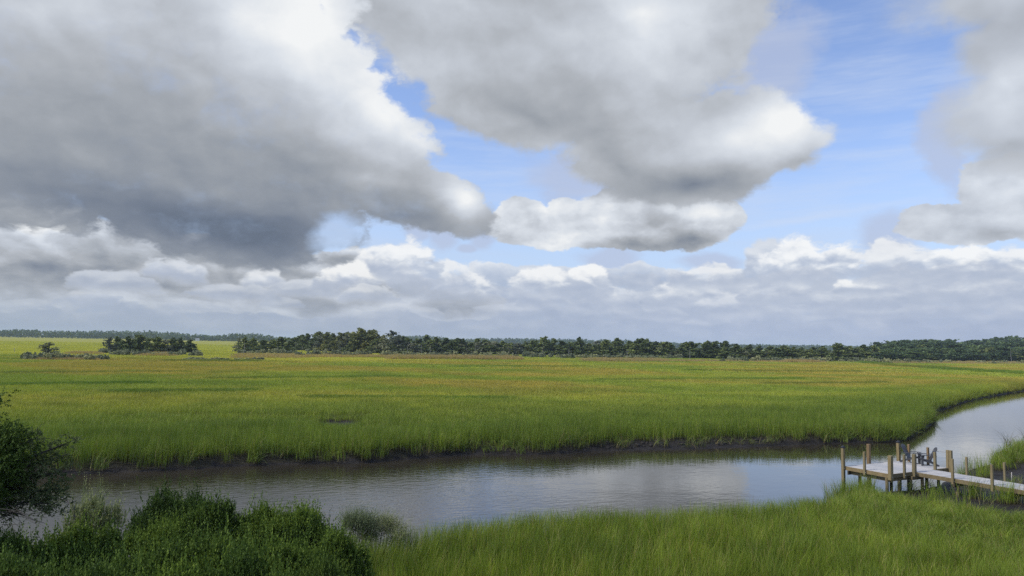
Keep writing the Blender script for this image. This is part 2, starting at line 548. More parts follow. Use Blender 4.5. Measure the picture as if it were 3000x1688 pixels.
def meadow_colour(g):
    """colour of the marsh grass by where it grows: tall green cordgrass by the creek, yellow and rusty salt hay further out; sunlit and cloud-shaded bands are painted in as grass tints"""
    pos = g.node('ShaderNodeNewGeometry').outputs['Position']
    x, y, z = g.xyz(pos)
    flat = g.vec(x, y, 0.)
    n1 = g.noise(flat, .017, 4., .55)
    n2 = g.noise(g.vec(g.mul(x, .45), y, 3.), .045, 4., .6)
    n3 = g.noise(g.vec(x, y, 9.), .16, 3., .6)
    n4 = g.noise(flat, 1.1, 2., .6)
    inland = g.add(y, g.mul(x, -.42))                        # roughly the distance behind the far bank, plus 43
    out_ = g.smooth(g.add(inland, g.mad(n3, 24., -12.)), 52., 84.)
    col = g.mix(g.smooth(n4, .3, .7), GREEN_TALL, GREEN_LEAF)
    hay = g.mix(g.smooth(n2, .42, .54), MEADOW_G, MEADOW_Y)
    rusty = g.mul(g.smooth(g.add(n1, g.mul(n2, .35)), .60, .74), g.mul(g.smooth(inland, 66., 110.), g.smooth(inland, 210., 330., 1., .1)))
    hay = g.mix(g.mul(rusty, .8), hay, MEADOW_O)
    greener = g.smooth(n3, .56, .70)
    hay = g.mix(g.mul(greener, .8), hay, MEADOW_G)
    hay = g.mix(g.mul(g.smooth(g.add(y, g.mad(n2, 60., -30.)), 190., 235.), g.smooth(x, -60., -10., .75, 0.)), hay, (.50, .47, .062))   # sunlight on the far left marsh, put into a paler hay colour
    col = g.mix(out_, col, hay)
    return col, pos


def make_ground_mat():
    m, g, out = new_mat('marsh_soil')
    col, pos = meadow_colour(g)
    mud_n = g.noise(pos, 2.3, 5., .62)
    mud_f = g.noise(pos, 14., 4., .6)
    mud = g.ramp(mud_n, [(.3, (.014, .012, .010)), (.55, (.028, .024, .020)), (.75, (.050, .043, .036))])
    thatch = g.mix(g.smooth(mud_f, .35, .65), (.022, .020, .012), (.050, .044, .026))
    a = g.node('ShaderNodeAttribute', attribute_name='mud').outputs['Fac']
    turf = g.node('ShaderNodeAttribute', attribute_name='turf').outputs['Fac']
    c = g.mix(turf, thatch, g.mix(1., col, (.62, .62, .62), 'MULTIPLY'))  # even darkening of the turf stands in for shade between blades
    c = g.mix(g.smooth(g.add(a, g.mul(g.sub(mud_n, .5), .5)), .35, .6), c, mud)
    b = bsdf(g, out, c, g.mix(a, (.9, .9, .9), (.62, .62, .62)), Specular_IOR_Level=.15)
    bump(g, b, g.add(mud_n, g.mul(mud_f, .35)), .8, .12)
    return m


def build_ground():
    az = np.radians(np.concatenate([np.arange(-100, -46, 3.), np.arange(-46, 46, .28), np.arange(46, 101, 3.)]))
    r = [5.]
    while r[-1] < 6500:
        k = .008 if r[-1] < 70 else (.016 if r[-1] < 140 else .035)
        r.append(r[-1] * (1 + k))
    r = np.array(r)
    A, R = np.meshgrid(az, r)
    X, Y = np.sin(A) * R, np.cos(A) * R
    Z, SD, MUD = land(X, Y)
    fade = 1 - sstep(R, 90, 160)
    Z = np.where(SD > 0, .54 + (Z - .54) * np.maximum(fade, 1 - sstep(SD, 2, 5)), Z)
    nr, na = X.shape
    idx = np.arange(nr * na).reshape(nr, na)
    f = np.stack([idx[:-1, :-1], idx[:-1, 1:], idx[1:, 1:], idx[1:, :-1]], -1).reshape(-1, 4)[:, ::-1]
    me = mesh_np('ground', np.stack([X, Y, Z], -1).reshape(-1, 3), f, True)
    attr(me, 'mud', MUD.ravel())
    attr(me, 'turf', (sstep(R, 90, 190) * (SD > 0)).ravel())
    o = link('ground', me, make_ground_mat())
    tag(o, kind='structure')


build_ground()


def build_water():
    m, g, out = new_mat('creek_water')
    pos = g.node('ShaderNodeNewGeometry').outputs['Position']
    x, y, z = g.xyz(pos)
    # direction of the ripples: along the creek, a little oblique
    a = math.radians(24)
    ca, sa = math.cos(a), math.sin(a)
    p = g.vec(g.add(g.mul(x, ca * .55), g.mul(y, sa * .55)), g.add(g.mul(x, -sa), g.mul(y, ca)), 0.)
    n1 = g.noise(p, 3.1, 3., .55)
    n2 = g.noise(g.vec(x, y, 4.), 8., 2., .5)
    swell = g.noise(g.vec(x, y, 2.), .55, 2., .5)
    gust = g.noise(g.vec(g.mul(x, .5), y, 7.), .13, 3., .6)
    calm = g.smooth(g.add(g.mul(g.add(x, g.mul(y, -.1)), .07), g.mad(gust, 2.6, -1.3)), -.9, .9)
    amp = g.smooth(calm, 0., 1., .019, .0032)
    h = g.add(g.mul(g.add(n1, g.mul(n2, .22)), amp), g.mul(swell, .006))
    mud = g.mix(g.smooth(swell, .3, .7), (.028, .024, .016), (.038, .032, .021))
    b = bsdf(g, out, mud, .03, IOR=1.6)
    bump(g, b, h, 1., 1.)
    xs, ys = np.linspace(-90, 260, 60), np.linspace(-2, 240, 50)
    X, Y = np.meshgrid(xs, ys)
    idx = np.arange(X.size).reshape(X.shape)
    f = np.stack([idx[:-1, :-1], idx[:-1, 1:], idx[1:, 1:], idx[1:, :-1]], -1).reshape(-1, 4)
    o = link('water', mesh_np('water', np.stack([X, Y, X * 0], -1).reshape(-1, 3), f, True), m)
    tag(o, kind='structure')


build_water()

# ------------------------------------------------------------------ grass


def grass_mat(name, dead=0., tint=(1, 1, 1), spread=1., foot=.42):
    m, g, out = new_mat(name)
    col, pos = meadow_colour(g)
    h = g.node('ShaderNodeAttribute', attribute_name='h').outputs['Fac']
    rnd = g.node('ShaderNodeAttribute', attribute_name='rnd').outputs['Fac']
    it = g.node('ShaderNodeAttribute', attribute_name='tone', attribute_type='INSTANCER').outputs['Fac']
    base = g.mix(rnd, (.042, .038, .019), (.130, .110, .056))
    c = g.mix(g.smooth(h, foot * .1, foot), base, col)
    c = g.mix(g.smooth(rnd, .90 - dead, .96 - dead), c, (.24, .20, .095))
    c = g.mix(1., c, g.ramp(it, [(0., (.72, .76, .75)), (.5, (1, 1, 1)), (1., (1.28, 1.2, 1.1))]), 'MULTIPLY')
    c = g.mix(spread, c, g.ramp(rnd, [(0., (.50, .55, .60)), (.45, (.92, .95, .95)), (1., (1.45, 1.35, 1.15))]), 'MULTIPLY')
    c = g.mix(1., c, tint, 'MULTIPLY')
    b = bsdf(g, out, c, .55, Specular_IOR_Level=.3)
    tr = g.node('ShaderNodeBsdfTranslucent')
    g.put(tr.inputs[0], g.mix(1., c, (1.25, 1.3, .7), 'MULTIPLY'))
    mx = g.node('ShaderNodeMixShader')
    mx.inputs[0].default_value = .24
    g.t.links.new(b.outputs[0], mx.inputs[1])
    g.t.links.new(tr.outputs[0], mx.inputs[2])
    g.t.links.new(mx.outputs[0], out.inputs[0])
    return m


def blades(n, radius, hmin, hmax, width, lean=.25, seg=3, seed=0, droop=.5, wind=(.10, -.02), square=False):
    """n bent tapering blades in a tuft; returns verts, quads, h, rnd"""
    R = np.random.default_rng(seed)
    a = R.random(n) * 2 * np.pi
    r = radius * np.sqrt(R.random(n))
    bx, by = (r * np.cos(a), r * np.sin(a)) if not square else ((R.random(n) * 2 - 1) * radius, (R.random(n) * 2 - 1) * radius)
    H = hmin + (hmax - hmin) * R.random(n) ** .8
    la = R.random(n) * 2 * np.pi
    L = H * lean * (.3 + R.random(n))
    lx, ly = np.cos(la) * L + wind[0] * H, np.sin(la) * L + wind[1] * H
    wa = R.random(n) * np.pi
    wx, wy = np.cos(wa), np.sin(wa)
    W = width * (.7 + .6 * R.random(n))
    rnd = R.random(n)
    V, Hh, Rn = [], [], []
    for k in range(seg + 1):
        t = k / seg
        bend = t ** 1.8
        cx, cy = bx + lx * bend, by + ly * bend
        cz = H * (t - droop * .28 * t ** 3 * (L / H) / max(lean, .01))
        w = W * (1 - t) ** .7 * .5 + .0006
        V.append(np.stack([cx - wx * w, cy - wy * w, cz], -1))
        V.append(np.stack([cx + wx * w, cy + wy * w, cz], -1))
        Hh += [np.full(n, t), np.full(n, t)]
        Rn += [rnd, rnd]
    V = np.stack(V, 1).reshape(-1, 3)
    Hh, Rn = np.stack(Hh, 1).ravel(), np.stack(Rn, 1).ravel()
    k2 = 2 * (seg + 1)
    q = np.array([[2 * k, 2 * k + 1, 2 * k + 3, 2 * k + 2] for k in range(seg)])
    F = (np.arange(n)[:, None, None] * k2 + q[None]).reshape(-1, 4)
    return V, F, Hh, Rn


def grass_source(name, mat, *a, **kw):
    V, F, Hh, Rn = blades(*a, **kw)
    me = mesh_np(name, V, F)
    attr(me, 'h', Hh)
    attr(me, 'rnd', Rn)
    me.materials.append(mat)
    return bpy.data.objects.new(name, me)


def scatter(name, sources, P, scale, tone, idx, tilt=.06, zscale=None, lean=None):
    """one object of ground cover: points that carry tufts by geometry nodes"""
    n = len(P)
    coll = bpy.data.collections.new(name + '_tufts')
    for k, s in enumerate(sources):
        s.name = f'{name}_{chr(97 + k)}'
        coll.objects.link(s)
    me = bpy.data.meshes.new(name)
    me.vertices.add(n)
    me.vertices.foreach_set('co', np.asarray(P, np.float32).ravel())
    attr(me, 'scl', scale)
    attr(me, 'zs', scale if zscale is None else zscale)
    attr(me, 'tone', tone)
    attr(me, 'rz', rng.random(n) * 6.283)
    attr(me, 'rx', (rng.random(n) - .5) * 2 * tilt)
    attr(me, 'ry', (rng.random(n) - .5) * 2 * tilt)
    ai = me.attributes.new('idx', 'INT', 'POINT')
    ai.data.foreach_set('value', np.asarray(idx, np.int32))
    o = link(name, me)
    ng = bpy.data.node_groups.new(name, 'GeometryNodeTree')
    ng.interface.new_socket('Geometry', in_out='INPUT', socket_type='NodeSocketGeometry')
    ng.interface.new_socket('Geometry', in_out='OUTPUT', socket_type='NodeSocketGeometry')
    nd, ln = ng.nodes.new, ng.links.new
    gi, go = nd('NodeGroupInput'), nd('NodeGroupOutput')
    ci = nd('GeometryNodeCollectionInfo')
    ci.inputs['Collection'].default_value = coll
    ci.inputs['Separate Children'].default_value = True
    ci.inputs['Reset Children'].default_value = True

    def named(nm, typ='FLOAT'):
        k = nd('GeometryNodeInputNamedAttribute')
        k.data_type = typ
        k.inputs['Name'].default_value = nm
        return k.outputs['Attribute']
    iop = nd('GeometryNodeInstanceOnPoints')
    m2p = nd('GeometryNodeMeshToPoints')
    ln(gi.outputs[0], m2p.inputs[0])
    ln(m2p.outputs[0], iop.inputs['Points'])
    ln(ci.outputs[0], iop.inputs['Instance'])
    iop.inputs['Pick Instance'].default_value = True
    ln(named('idx', 'INT'), iop.inputs['Instance Index'])
    cr, cs = nd('ShaderNodeCombineXYZ'), nd('ShaderNodeCombineXYZ')
    for s, nm in zip(cr.inputs, ('rx', 'ry', 'rz')):
        ln(named(nm), s)
    for s, nm in zip(cs.inputs, ('scl', 'scl', 'zs')):
        ln(named(nm), s)
    e2r = nd('FunctionNodeEulerToRotation')
    ln(cr.outputs[0], e2r.inputs[0])
    ln(e2r.outputs[0], iop.inputs['Rotation'])
    ln(cs.outputs[0], iop.inputs['Scale'])
    st = nd('GeometryNodeStoreNamedAttribute')
    st.data_type, st.domain = 'FLOAT', 'INSTANCE'
    st.inputs['Name'].default_value = 'tone'
    ln(iop.outputs[0], st.inputs[0])
    ln(named('tone'), st.inputs['Value'])
    ln(st.outputs[0], go.inputs[0])
    md = o.modifiers.new('tufts', 'NODES')
    md.node_group = ng
    tag(o, kind='stuff')
    return o


def jgrid(x0, x1, y0, y1, step):
    xs, ys = np.arange(x0, x1, step), np.arange(y0, y1, step)
    X, Y = np.meshgrid(xs, ys)
    return (X + (rng.random(X.shape) - .5) * step * 1.1).ravel(), (Y + (rng.random(X.shape) - .5) * step * 1.1).ravel()


def in_view(x, y, margin=3.):
    return np.abs(x) < y * .72 + margin


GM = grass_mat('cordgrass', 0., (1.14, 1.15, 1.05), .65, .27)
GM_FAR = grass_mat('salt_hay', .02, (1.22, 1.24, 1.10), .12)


def build_grass():
    # 1. foreground meadow and the shore below the house
    x, y = jgrid(-9, 44, 13, 62, .36)
    z, sd, mud = land(x, y)
    near_shore = y < seg_y(x) - 4
    keep = near_shore & (sd > .35) & in_view(x, y, 2.) & (mud < .42) & (x > -.5 - (y - 12) * .42 + np.where(y < 22, 0, -1.5))
    x, y, z, sd = x[keep], y[keep], z[keep], sd[keep]
    n = len(x)
    hgt = .90 - .42 * sstep(x + .25 * (y - 30), 7., 15.) + .22 * (fnoise(x, y, 3., 2) - .5) + .10 * rng.random(n) + .10 * (1 - sstep(sd, .3, 1.5))
    tone = np.clip(.5 + (fnoise(x, y, 1.9, 3) - .5) * 1.3 + (rng.random(n) - .5) * .25, 0, 1)
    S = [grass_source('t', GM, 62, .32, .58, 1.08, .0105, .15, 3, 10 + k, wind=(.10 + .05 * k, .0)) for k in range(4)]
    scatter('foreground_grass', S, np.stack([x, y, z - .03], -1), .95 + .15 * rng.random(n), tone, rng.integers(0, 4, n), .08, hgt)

    # 2. far bank
    x, y = jgrid(-46, 100, 30, 150, .42)
    z, sd, mud = land(x, y)
    far = y > seg_y(x) - 4
    keep = far & (sd > .03) & in_view(x, y, 2.) & (mud < .78) & (sd < 34) & ((sd < 14) | (y < 78))
    x, y, z, sd = x[keep], y[keep], z[keep], sd[keep]
    n = len(x)
    P0 = None
    tall = 1 - sstep(sd + (fnoise(x, y, 7., 2) - .5) * 14, 5., 15.)
    hgt = .52 + .62 * tall + .18 * (fnoise(x, y, 2.4, 2) - .5) + .08 * rng.random(n)
    tone = np.clip(.5 + (fnoise(x, y, 2.6, 3) - .5) * 1.1 + (rng.random(n) - .5) * .2 - .12 * tall, 0, 1)
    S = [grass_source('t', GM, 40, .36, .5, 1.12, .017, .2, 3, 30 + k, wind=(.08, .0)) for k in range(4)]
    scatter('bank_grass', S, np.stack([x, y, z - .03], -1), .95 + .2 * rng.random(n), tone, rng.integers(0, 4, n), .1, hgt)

    # 3. the open marsh out to the trees, coarser with distance
    x, y = jgrid(-125, 150, 66, 170, 1.05)
    z, sd, mud = land(x, y)
    keep = (sd > 4) & (y > seg_y(x)) & in_view(x, y, 3.) & ((sd >= 33) | ((sd >= 13) & (y >= 77)))
    x, y, z = x[keep], y[keep], z[keep]
    n = len(x)
    tone = np.clip(.5 + (fnoise(x, y, 5., 3) - .5) * 1.0 + (rng.random(n) - .5) * .2, 0, 1)
    hgt = .9 + .5 * (fnoise(x, y, 6., 3) - .5) + .2 * rng.random(n)
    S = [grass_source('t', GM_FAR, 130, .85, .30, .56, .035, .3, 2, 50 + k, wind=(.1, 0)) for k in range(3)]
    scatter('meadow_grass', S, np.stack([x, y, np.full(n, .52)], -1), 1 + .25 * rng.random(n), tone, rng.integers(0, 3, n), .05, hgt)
    x, y = jgrid(-420, 360, 165, 640, 3.6)
    keep = in_view(x, y, 6.)
    x, y = x[keep], y[keep]
    n = len(x)
    tone = np.clip(.5 + (fnoise(x, y, 14., 3) - .5) * .9 + (rng.random(n) - .5) * .2, 0, 1)
    hgt = .9 + .6 * (fnoise(x, y, 15., 3) - .5) + .2 * rng.random(n)
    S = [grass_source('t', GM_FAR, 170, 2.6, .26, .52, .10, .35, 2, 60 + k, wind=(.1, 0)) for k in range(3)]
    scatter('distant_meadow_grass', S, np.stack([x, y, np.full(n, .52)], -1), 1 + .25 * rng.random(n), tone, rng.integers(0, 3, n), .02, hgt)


build_grass()
# ------------------------------------------------------------------ foliage materials
def leaf_mat(name, dark, light, transl=.25, scale=.9, rough=.6):
    m, g, out = new_mat(name)
    pos = g.node('ShaderNodeNewGeometry').outputs['Position']
    rnd = g.node('ShaderNodeAttribute', attribute_name='rnd').outputs['Fac']
    oi = g.node('ShaderNodeObjectInfo').outputs['Random']
    n = g.noise(pos, scale, 3., .6)
    c = g.mix(g.smooth(g.add(g.mul(n, .8), g.mul(rnd, .45)), .35, .85), dark, light)
    c = g.mix(1., c, g.ramp(oi, [(0., (.66, .72, .74)), (.5, (1, 1, 1)), (1., (1.42, 1.34, 1.1))]), 'MULTIPLY')
    b = bsdf(g, out, c, rough, Specular_IOR_Level=.12)
    tr = g.node('ShaderNodeBsdfTranslucent')
    g.put(tr.inputs[0], c)
    mx = g.node('ShaderNodeMixShader')
    mx.inputs[0].default_value = transl
    g.t.links.new(b.outputs[0], mx.inputs[1])
    g.t.links.new(tr.outputs[0], mx.inputs[2])
    g.t.links.new(mx.outputs[0], out.inputs[0])
    return m


def bark_mat(name, a, b_):
    m, g, out = new_mat(name)
    tc = g.node('ShaderNodeTexCoord').outputs['Object']
    n = g.noise(g.vmath('MULTIPLY', tc, (1, 1, .25)), 14., 4., .6)
    b = bsdf(g, out, g.mix(g.smooth(n, .3, .7), a, b_), .9)
    bump(g, b, n, .6, .02)
    return m


M_CEDAR = leaf_mat('cedar_foliage', (.070, .100, .034), (.200, .240, .080))
M_OLIVE = leaf_mat('sunny_cedar_foliage', (.125, .14, .042), (.27, .275, .085))  # sunlight on these cedars is painted into a yellower leaf colour
M_GREY = leaf_mat('thin_grey_foliage', (.125, .140, .088), (.250, .265, .165))
M_PINE = leaf_mat('wood_foliage', (.056, .094, .036), (.130, .185, .072), scale=.5)
M_SHRUB = leaf_mat('marsh_elder_foliage', (.19, .21, .105), (.38, .39, .22))
M_BARK = bark_mat('bark', (.032, .027, .022), (.075, .064, .053))
M_DEAD = bark_mat('bleached_wood', (.28, .26, .23), (.46, .43, .39))


def tube(path, radii, sides=6):
    """verts, quads of a tapering tube along a path"""
    P = np.asarray(path, float)
    n = len(P)
    V = []
    for k in range(n):
        d = P[min(k + 1, n - 1)] - P[max(k - 1, 0)]
        d = d / (np.linalg.norm(d) + 1e-9)
        a = np.cross(d, (0, 0, 1.) if abs(d[2]) < .9 else (1., 0, 0))
        a /= np.linalg.norm(a)
        b = np.cross(d, a)
        t = np.arange(sides) / sides * 2 * np.pi
        V.append(P[k] + radii[k] * (np.cos(t)[:, None] * a + np.sin(t)[:, None] * b))
    V = np.concatenate(V)
    F = [[k * sides + i, k * sides + (i + 1) % sides, (k + 1) * sides + (i + 1) % sides, (k + 1) * sides + i] for k in range(n - 1) for i in range(sides)]
    return V, np.array(F)


def join(parts):
    V, F, o = [], [], 0
    for v, f in parts:
        V.append(v)
        F.append(np.asarray(f) + o)
        o += len(v)
    return np.concatenate(V), np.concatenate(F)


def leaf_quads(R, C_, size, up=None, aspect=1.6, flat=.0):
    """one quad per centre, random turn; returns verts, quads"""
    n = len(C_)
    d = R.normal(size=(n, 3))
    if up is not None:
        d = d * (1 - flat) + np.asarray(up) * flat * 1.7
    d /= np.linalg.norm(d, axis=1)[:, None]
    e = np.cross(d, R.normal(size=(n, 3)))
    e /= np.linalg.norm(e, axis=1)[:, None] + 1e-9
    s = size * (.6 + .8 * R.random(n))[:, None]
    a, b = d * s * aspect * .5, e * s * .5
    V = np.stack([C_ - a - b * .5, C_ - a * .2 + b, C_ + a, C_ + a * .1 - b], 1).reshape(-1, 3)
    F = np.arange(4 * n).reshape(n, 4)
    return V, F


def leaf_mesh(name, V, F, mat, R, per=4):
    me = mesh_np(name, V, F)
    attr(me, 'rnd', np.repeat(R.random(len(V) // per), per))
    me.materials.append(mat)
    return me


def cedar_parts(seed, mat, shape='cone', n_br=46, per=42, leaf=.062, thin=1.):
    """a tree of unit height: trunk with limbs, crown of sprays on the limbs"""
    R = np.random.default_rng(seed)
    tr = [tube([(0, 0, -.03), (.01, 0, .3), (-.005 + .03 * R.normal(), .02 * R.normal(), .7), (.02 * R.normal(), 0, .97)], [.030, .022, .012, .003], 6)]
    cen = []
    for k in range(n_br):
        t = .03 + .95 * ((k + R.random()) / n_br) ** 1.15
        if shape == 'cone':
            w = .40 * (1 - t) ** .80 * (.50 + .75 * R.random()) * min(1, .75 + t * 2.5) + .015
        elif shape == 'round':
            w = .40 * math.sqrt(max(.02, 1 - abs((t - .52) / .52) ** 2.2)) * (.6 + .5 * R.random())
        else:                                               # ragged: bare below, bushy tufts above
            w = .36 * (1 - t) ** .5 * (.45 + .75 * R.random()) + .03
        a = R.random() * 6.283
        rise = .05 + .10 * R.random()
        tip = np.array([w * math.cos(a), w * math.sin(a), t + rise * (w / .3)])
        base = np.array([0, 0, max(.05, t - .06)])
        if w > .06:
            tr.append(tube([base, base * .45 + tip * .55 - [0, 0, .015], tip], [.007, .004, .0015], 4))
        m = int(per * thin * (.5 + w * 2.2))
        s = R.random(m) ** .6
        c = base + (tip - base) * s[:, None] + R.normal(size=(m, 3)) * np.array([.050, .050, .022]) * (.30 + w * 2.0)
        cen.append(c)
    cen = np.concatenate(cen)
    V, F = leaf_quads(R, cen, leaf, (0, 0, 1), 1.5, .25)
    crown = leaf_mesh('crown', V, F, mat, R)
    v, f = join(tr)
    trunk = mesh_np('trunk', v, f, True)
    trunk.materials.append(M_BARK)
    return trunk, crown


CEDARS = [cedar_parts(100 + k, M_CEDAR, 'cone', 44 + 3 * k) for k in range(6)]
RAGGED = [cedar_parts(120 + k, M_CEDAR, 'ragged', 38, 44) for k in range(4)]
OLIVES = [cedar_parts(140 + k, M_OLIVE, 'cone' if k else 'round', 46) for k in range(3)]
GREYS = [cedar_parts(160 + k, M_GREY, 'ragged', 40, 26, .05) for k in range(3)]
ROUND = [cedar_parts(180 + k, M_PINE, 'round', 52, 44, .066) for k in range(5)]


def put_tree(kind, name, x, y, z, h, w, label, group):
    tm, cm = kind
    o = empty(name, (x, y, z), rng.random() * 6.283)
    tag(o, label, 'tree', group)
    for nm, me in (('trunk', tm), ('crown', cm)):
        c = bpy.data.objects.new(nm, me)
        C.objects.link(c)
        c.parent = o
        c.scale = (w, w, h)
    return o


def tree_at(px, pbase, ptop, width_px, kinds, name, label, group=None, z0=.5, jitter=0.):
    """a tree whose foot and top show at the measured heights"""
    x, y = at(px, pbase, z0)
    y2 = y * (1 + jitter)
    x *= y2 / y
    zt = at_y(px, ptop, y2)[2]
    w = width_px * y2 / FPX * 1.75
    return put_tree(kinds[rng.integers(len(kinds))], name, x, y2, z0 - .05, zt - z0, w, label, group)


# lone tree and the island of trees on the left
tree_at(140, 1040, 1002, 44, GREYS[:1], 'cedar_tree', 'small lone grey-green cedar above a low shrub hummock, far left of the marsh')
for px, top, w, kk, lab in [
    (318, 986, 34, GREYS, 'thin greyish half-bare tree at the left end of the small tree island'),
    (342, 985, 36, CEDARS, 'dark cedar beside the greyish bare tree of the small tree island'),
    (373, 985, 40, CEDARS, 'broad dark cedar, second dark one from the left in the small tree island'),
    (408, 981, 46, RAGGED, 'tallest dark cedar, in the middle of the small tree island'),
    (432, 990, 34, CEDARS, 'lower cedar just right of the tallest in the small tree island'),
    (456, 987, 42, RAGGED, 'wide cedar with layered boughs, right of the middle of the small tree island'),
    (482, 995, 34, GREYS, 'lower grey-green tree in the right half of the small tree island'),
    (505, 988, 36, CEDARS, 'pointed dark cedar, third from the right in the small tree island'),
    (526, 989, 34, CEDARS, 'pointed dark cedar, second from the right in the small tree island'),
    (556, 994, 34, CEDARS, 'dark cedar standing a little apart at the right end of the small tree island')]:
    tree_at(px, 1034 + rng.normal() * .6, top, w, kk, 'cedar_tree', lab)
for px, top, w, kk, lab in [
    (700, 990, 30, GREYS, 'thin grey tree at the left end of the second tree clump'),
    (716, 987, 36, CEDARS, 'dark cedar near the left end of the second tree clump, over a pale dead stem'),
    (740, 989, 36, CEDARS, 'dark cedar, third from the left in the second tree clump'),
    (772, 997, 38, RAGGED, 'lower broad cedar in the middle of the second tree clump'),
    (800, 994, 34, CEDARS, 'medium cedar right of the middle in the second tree clump'),
    (826, 987, 44, RAGGED, 'tall spreading cedar in the right half of the second tree clump'),
    (850, 996, 30, CEDARS, 'lower cedar at the right end of the second tree clump')]:
    tree_at(px, 1034 + rng.normal() * .6, top, w, kk, 'cedar_tree', lab)

# the long line of cedars: skyline measured on the photograph, two ranks deep
SKY_L = [(862, 992), (881, 980), (900, 977), (925, 978), (940, 975), (959, 973), (975, 976), (1005, 976), (1031, 972), (1050, 970), (1068, 966), (1085, 974), (1102, 983), (1126, 982), (1150, 969), (1174, 985), (1195, 988),
         (1225, 992), (1248, 981), (1278, 987), (1309, 991), (1338, 990), (1352, 992), (1375, 1000), (1398, 991), (1423, 994), (1447, 1000), (1472, 999), (1495, 1004), (1517, 1005), (1540, 1000), (1562, 997), (1594, 987), (1622, 991), (1645, 998),
         (1672, 1002), (1696, 987), (1724, 1005), (1750, 998), (1777, 995), (1810, 989), (1845, 999), (1875, 991), (1895, 992), (1920, 999), (1948, 1001), (1962, 1005), (2007, 1001), (2030, 1001), (2072, 997), (2094, 1000), (2121, 999),
         (2155, 1007), (2195, 1009), (2225, 1012), (2256, 1013), (2296, 1011), (2325, 1016), (2349, 1017), (2385, 1017), (2410, 1014), (2455, 1005), (2490, 1013), (2529, 1009), (2560, 1011)]
BASE_L = [(850, 1026), (1000, 1032), (1100, 1036), (1500, 1039), (1800, 1045), (2000, 1050), (2300, 1056), (2560, 1057)]
bx_, by_ = zip(*BASE_L)
sx_, sy_ = zip(*SKY_L)


ORD = ['first', 'second', 'third', 'fourth', 'fifth', 'sixth', 'seventh', 'eighth', 'ninth', 'tenth']
MARKS = {1068: 'the tallest sunlit yellowish tree', 1150: 'the tall domed grey tree', 1248: 'the pointed cedar before the dark hill', 1594: 'the twin-peaked cedars', 1622: 'the twin-peaked cedars', 1696: 'the spire-topped cedar',
         1810: 'the pointed cedar ending the middle stretch', 2072: 'the pointed cedar in the flat stretch', 2455: 'the dark tufted tree standing forward'}


def skyline_label(px, kind):
    xs = [a for a, _ in SKY_L]
    i = xs.index(px)
    best = None
    for m in MARKS:
        j = xs.index(m)
        if best is None or abs(i - j) < abs(best[0]):
            best = (i - j, m)
    k, m = best
    name = {'olive': 'sunlit yellowish cedar', 'grey': 'thin grey-green tree', 'dark': 'dark cedar'}[kind]
    return f"{name} on the skyline, {ORD[abs(k) - 1]} {'right' if k > 0 else 'left'} of {MARKS[m]}"


def line_label(px, kind):
    if kind == 'olive':
        return 'sunlit yellowish cedar in the bright left part of the long tree line'
    if kind == 'grey':
        return 'thin grey-green tree standing among the dark cedars of the long tree line'
    for lim, where in ((985, 'behind the bright yellow patch of marsh'), (1130, 'below the sunlit yellowish trees'), (1260, 'below the pointed cedar before the dark hill'), (1400, 'behind the left half of the tan reeds'), (1540, 'behind the right half of the tan reeds'),
                       (1660, 'below the twin-peaked cedars'), (1760, 'below the spire-topped cedar'), (1900, 'at the right end of the middle stretch'), (2060, 'left of the pointed cedar in the flat stretch'), (2200, 'right of the pointed cedar in the flat stretch'),
                       (2380, 'left of the dark tufted tree standing forward'), (9999, 'where the tree line meets the tall wood')):
        if px < lim:
            return 'low dark cedar in the tree line, ' + where


SPECIAL = {1068: 'tallest sunlit yellowish tree, highest peak of the long tree line', 1150: 'tall grey half-bare tree with a domed top, right of the sunlit trees', 2072: 'pointed cedar standing out of the flat right stretch of the tree line',
           1696: 'slender spire-topped cedar rising alone from the middle of the long tree line', 2455: 'dark tree with a tuft on top, standing forward before the tall right-hand wood',
           1248: 'tall pointed cedar with the dark far hill beside its top', 1594: 'tall cedar forming the left one of the twin peaks in the tree line', 1622: 'cedar forming the right one of the twin peaks in the tree line',
           1810: 'tall pointed cedar left of the flat-topped right stretch of the tree line'}
for px, top in SKY_L:
    base = np.interp(px, bx_, by_)
    if px == 1150:
        kk, kn = GREYS, 'grey'
    elif 935 < px < 1110:
        kk, kn = OLIVES, 'olive'
    elif px in (1126, 1375, 1447, 1517, 1750):
        kk, kn = GREYS, 'grey'
    else:
        kk, kn = (RAGGED if rng.random() < .35 else CEDARS), 'dark'
    lab = SPECIAL.get(px) or skyline_label(px, kn)
    w = {1696: 34, 2455: 48, 1068: 56, 1150: 52}.get(px, 40 + 10 * rng.random())
    tree_at(px, base + (3 if px == 2455 else rng.normal() * .7), top, w, kk, 'cedar_tree', lab)
for px in np.arange(866, 2560, 15.5):                       # lower trees in front and between
    px = px + rng.normal() * 4
    base = np.interp(px, bx_, by_)
    top = np.interp(px, sx_, sy_)
    kn = 'olive' if 940 < px < 1110 and rng.random() < .6 else ('grey' if rng.random() < (.3 if px < 1550 else .08) else 'dark')
    kk = {'olive': OLIVES, 'grey': GREYS, 'dark': RAGGED if rng.random() < .4 else CEDARS}[kn]
    lab = line_label(px, kn)
    f = .1 + .42 * rng.random()
    tree_at(px, base + .8 - .5 * rng.random(), top + (base - top) * f, 34 + 12 * rng.random(), kk, 'cedar_tree', lab, lab)

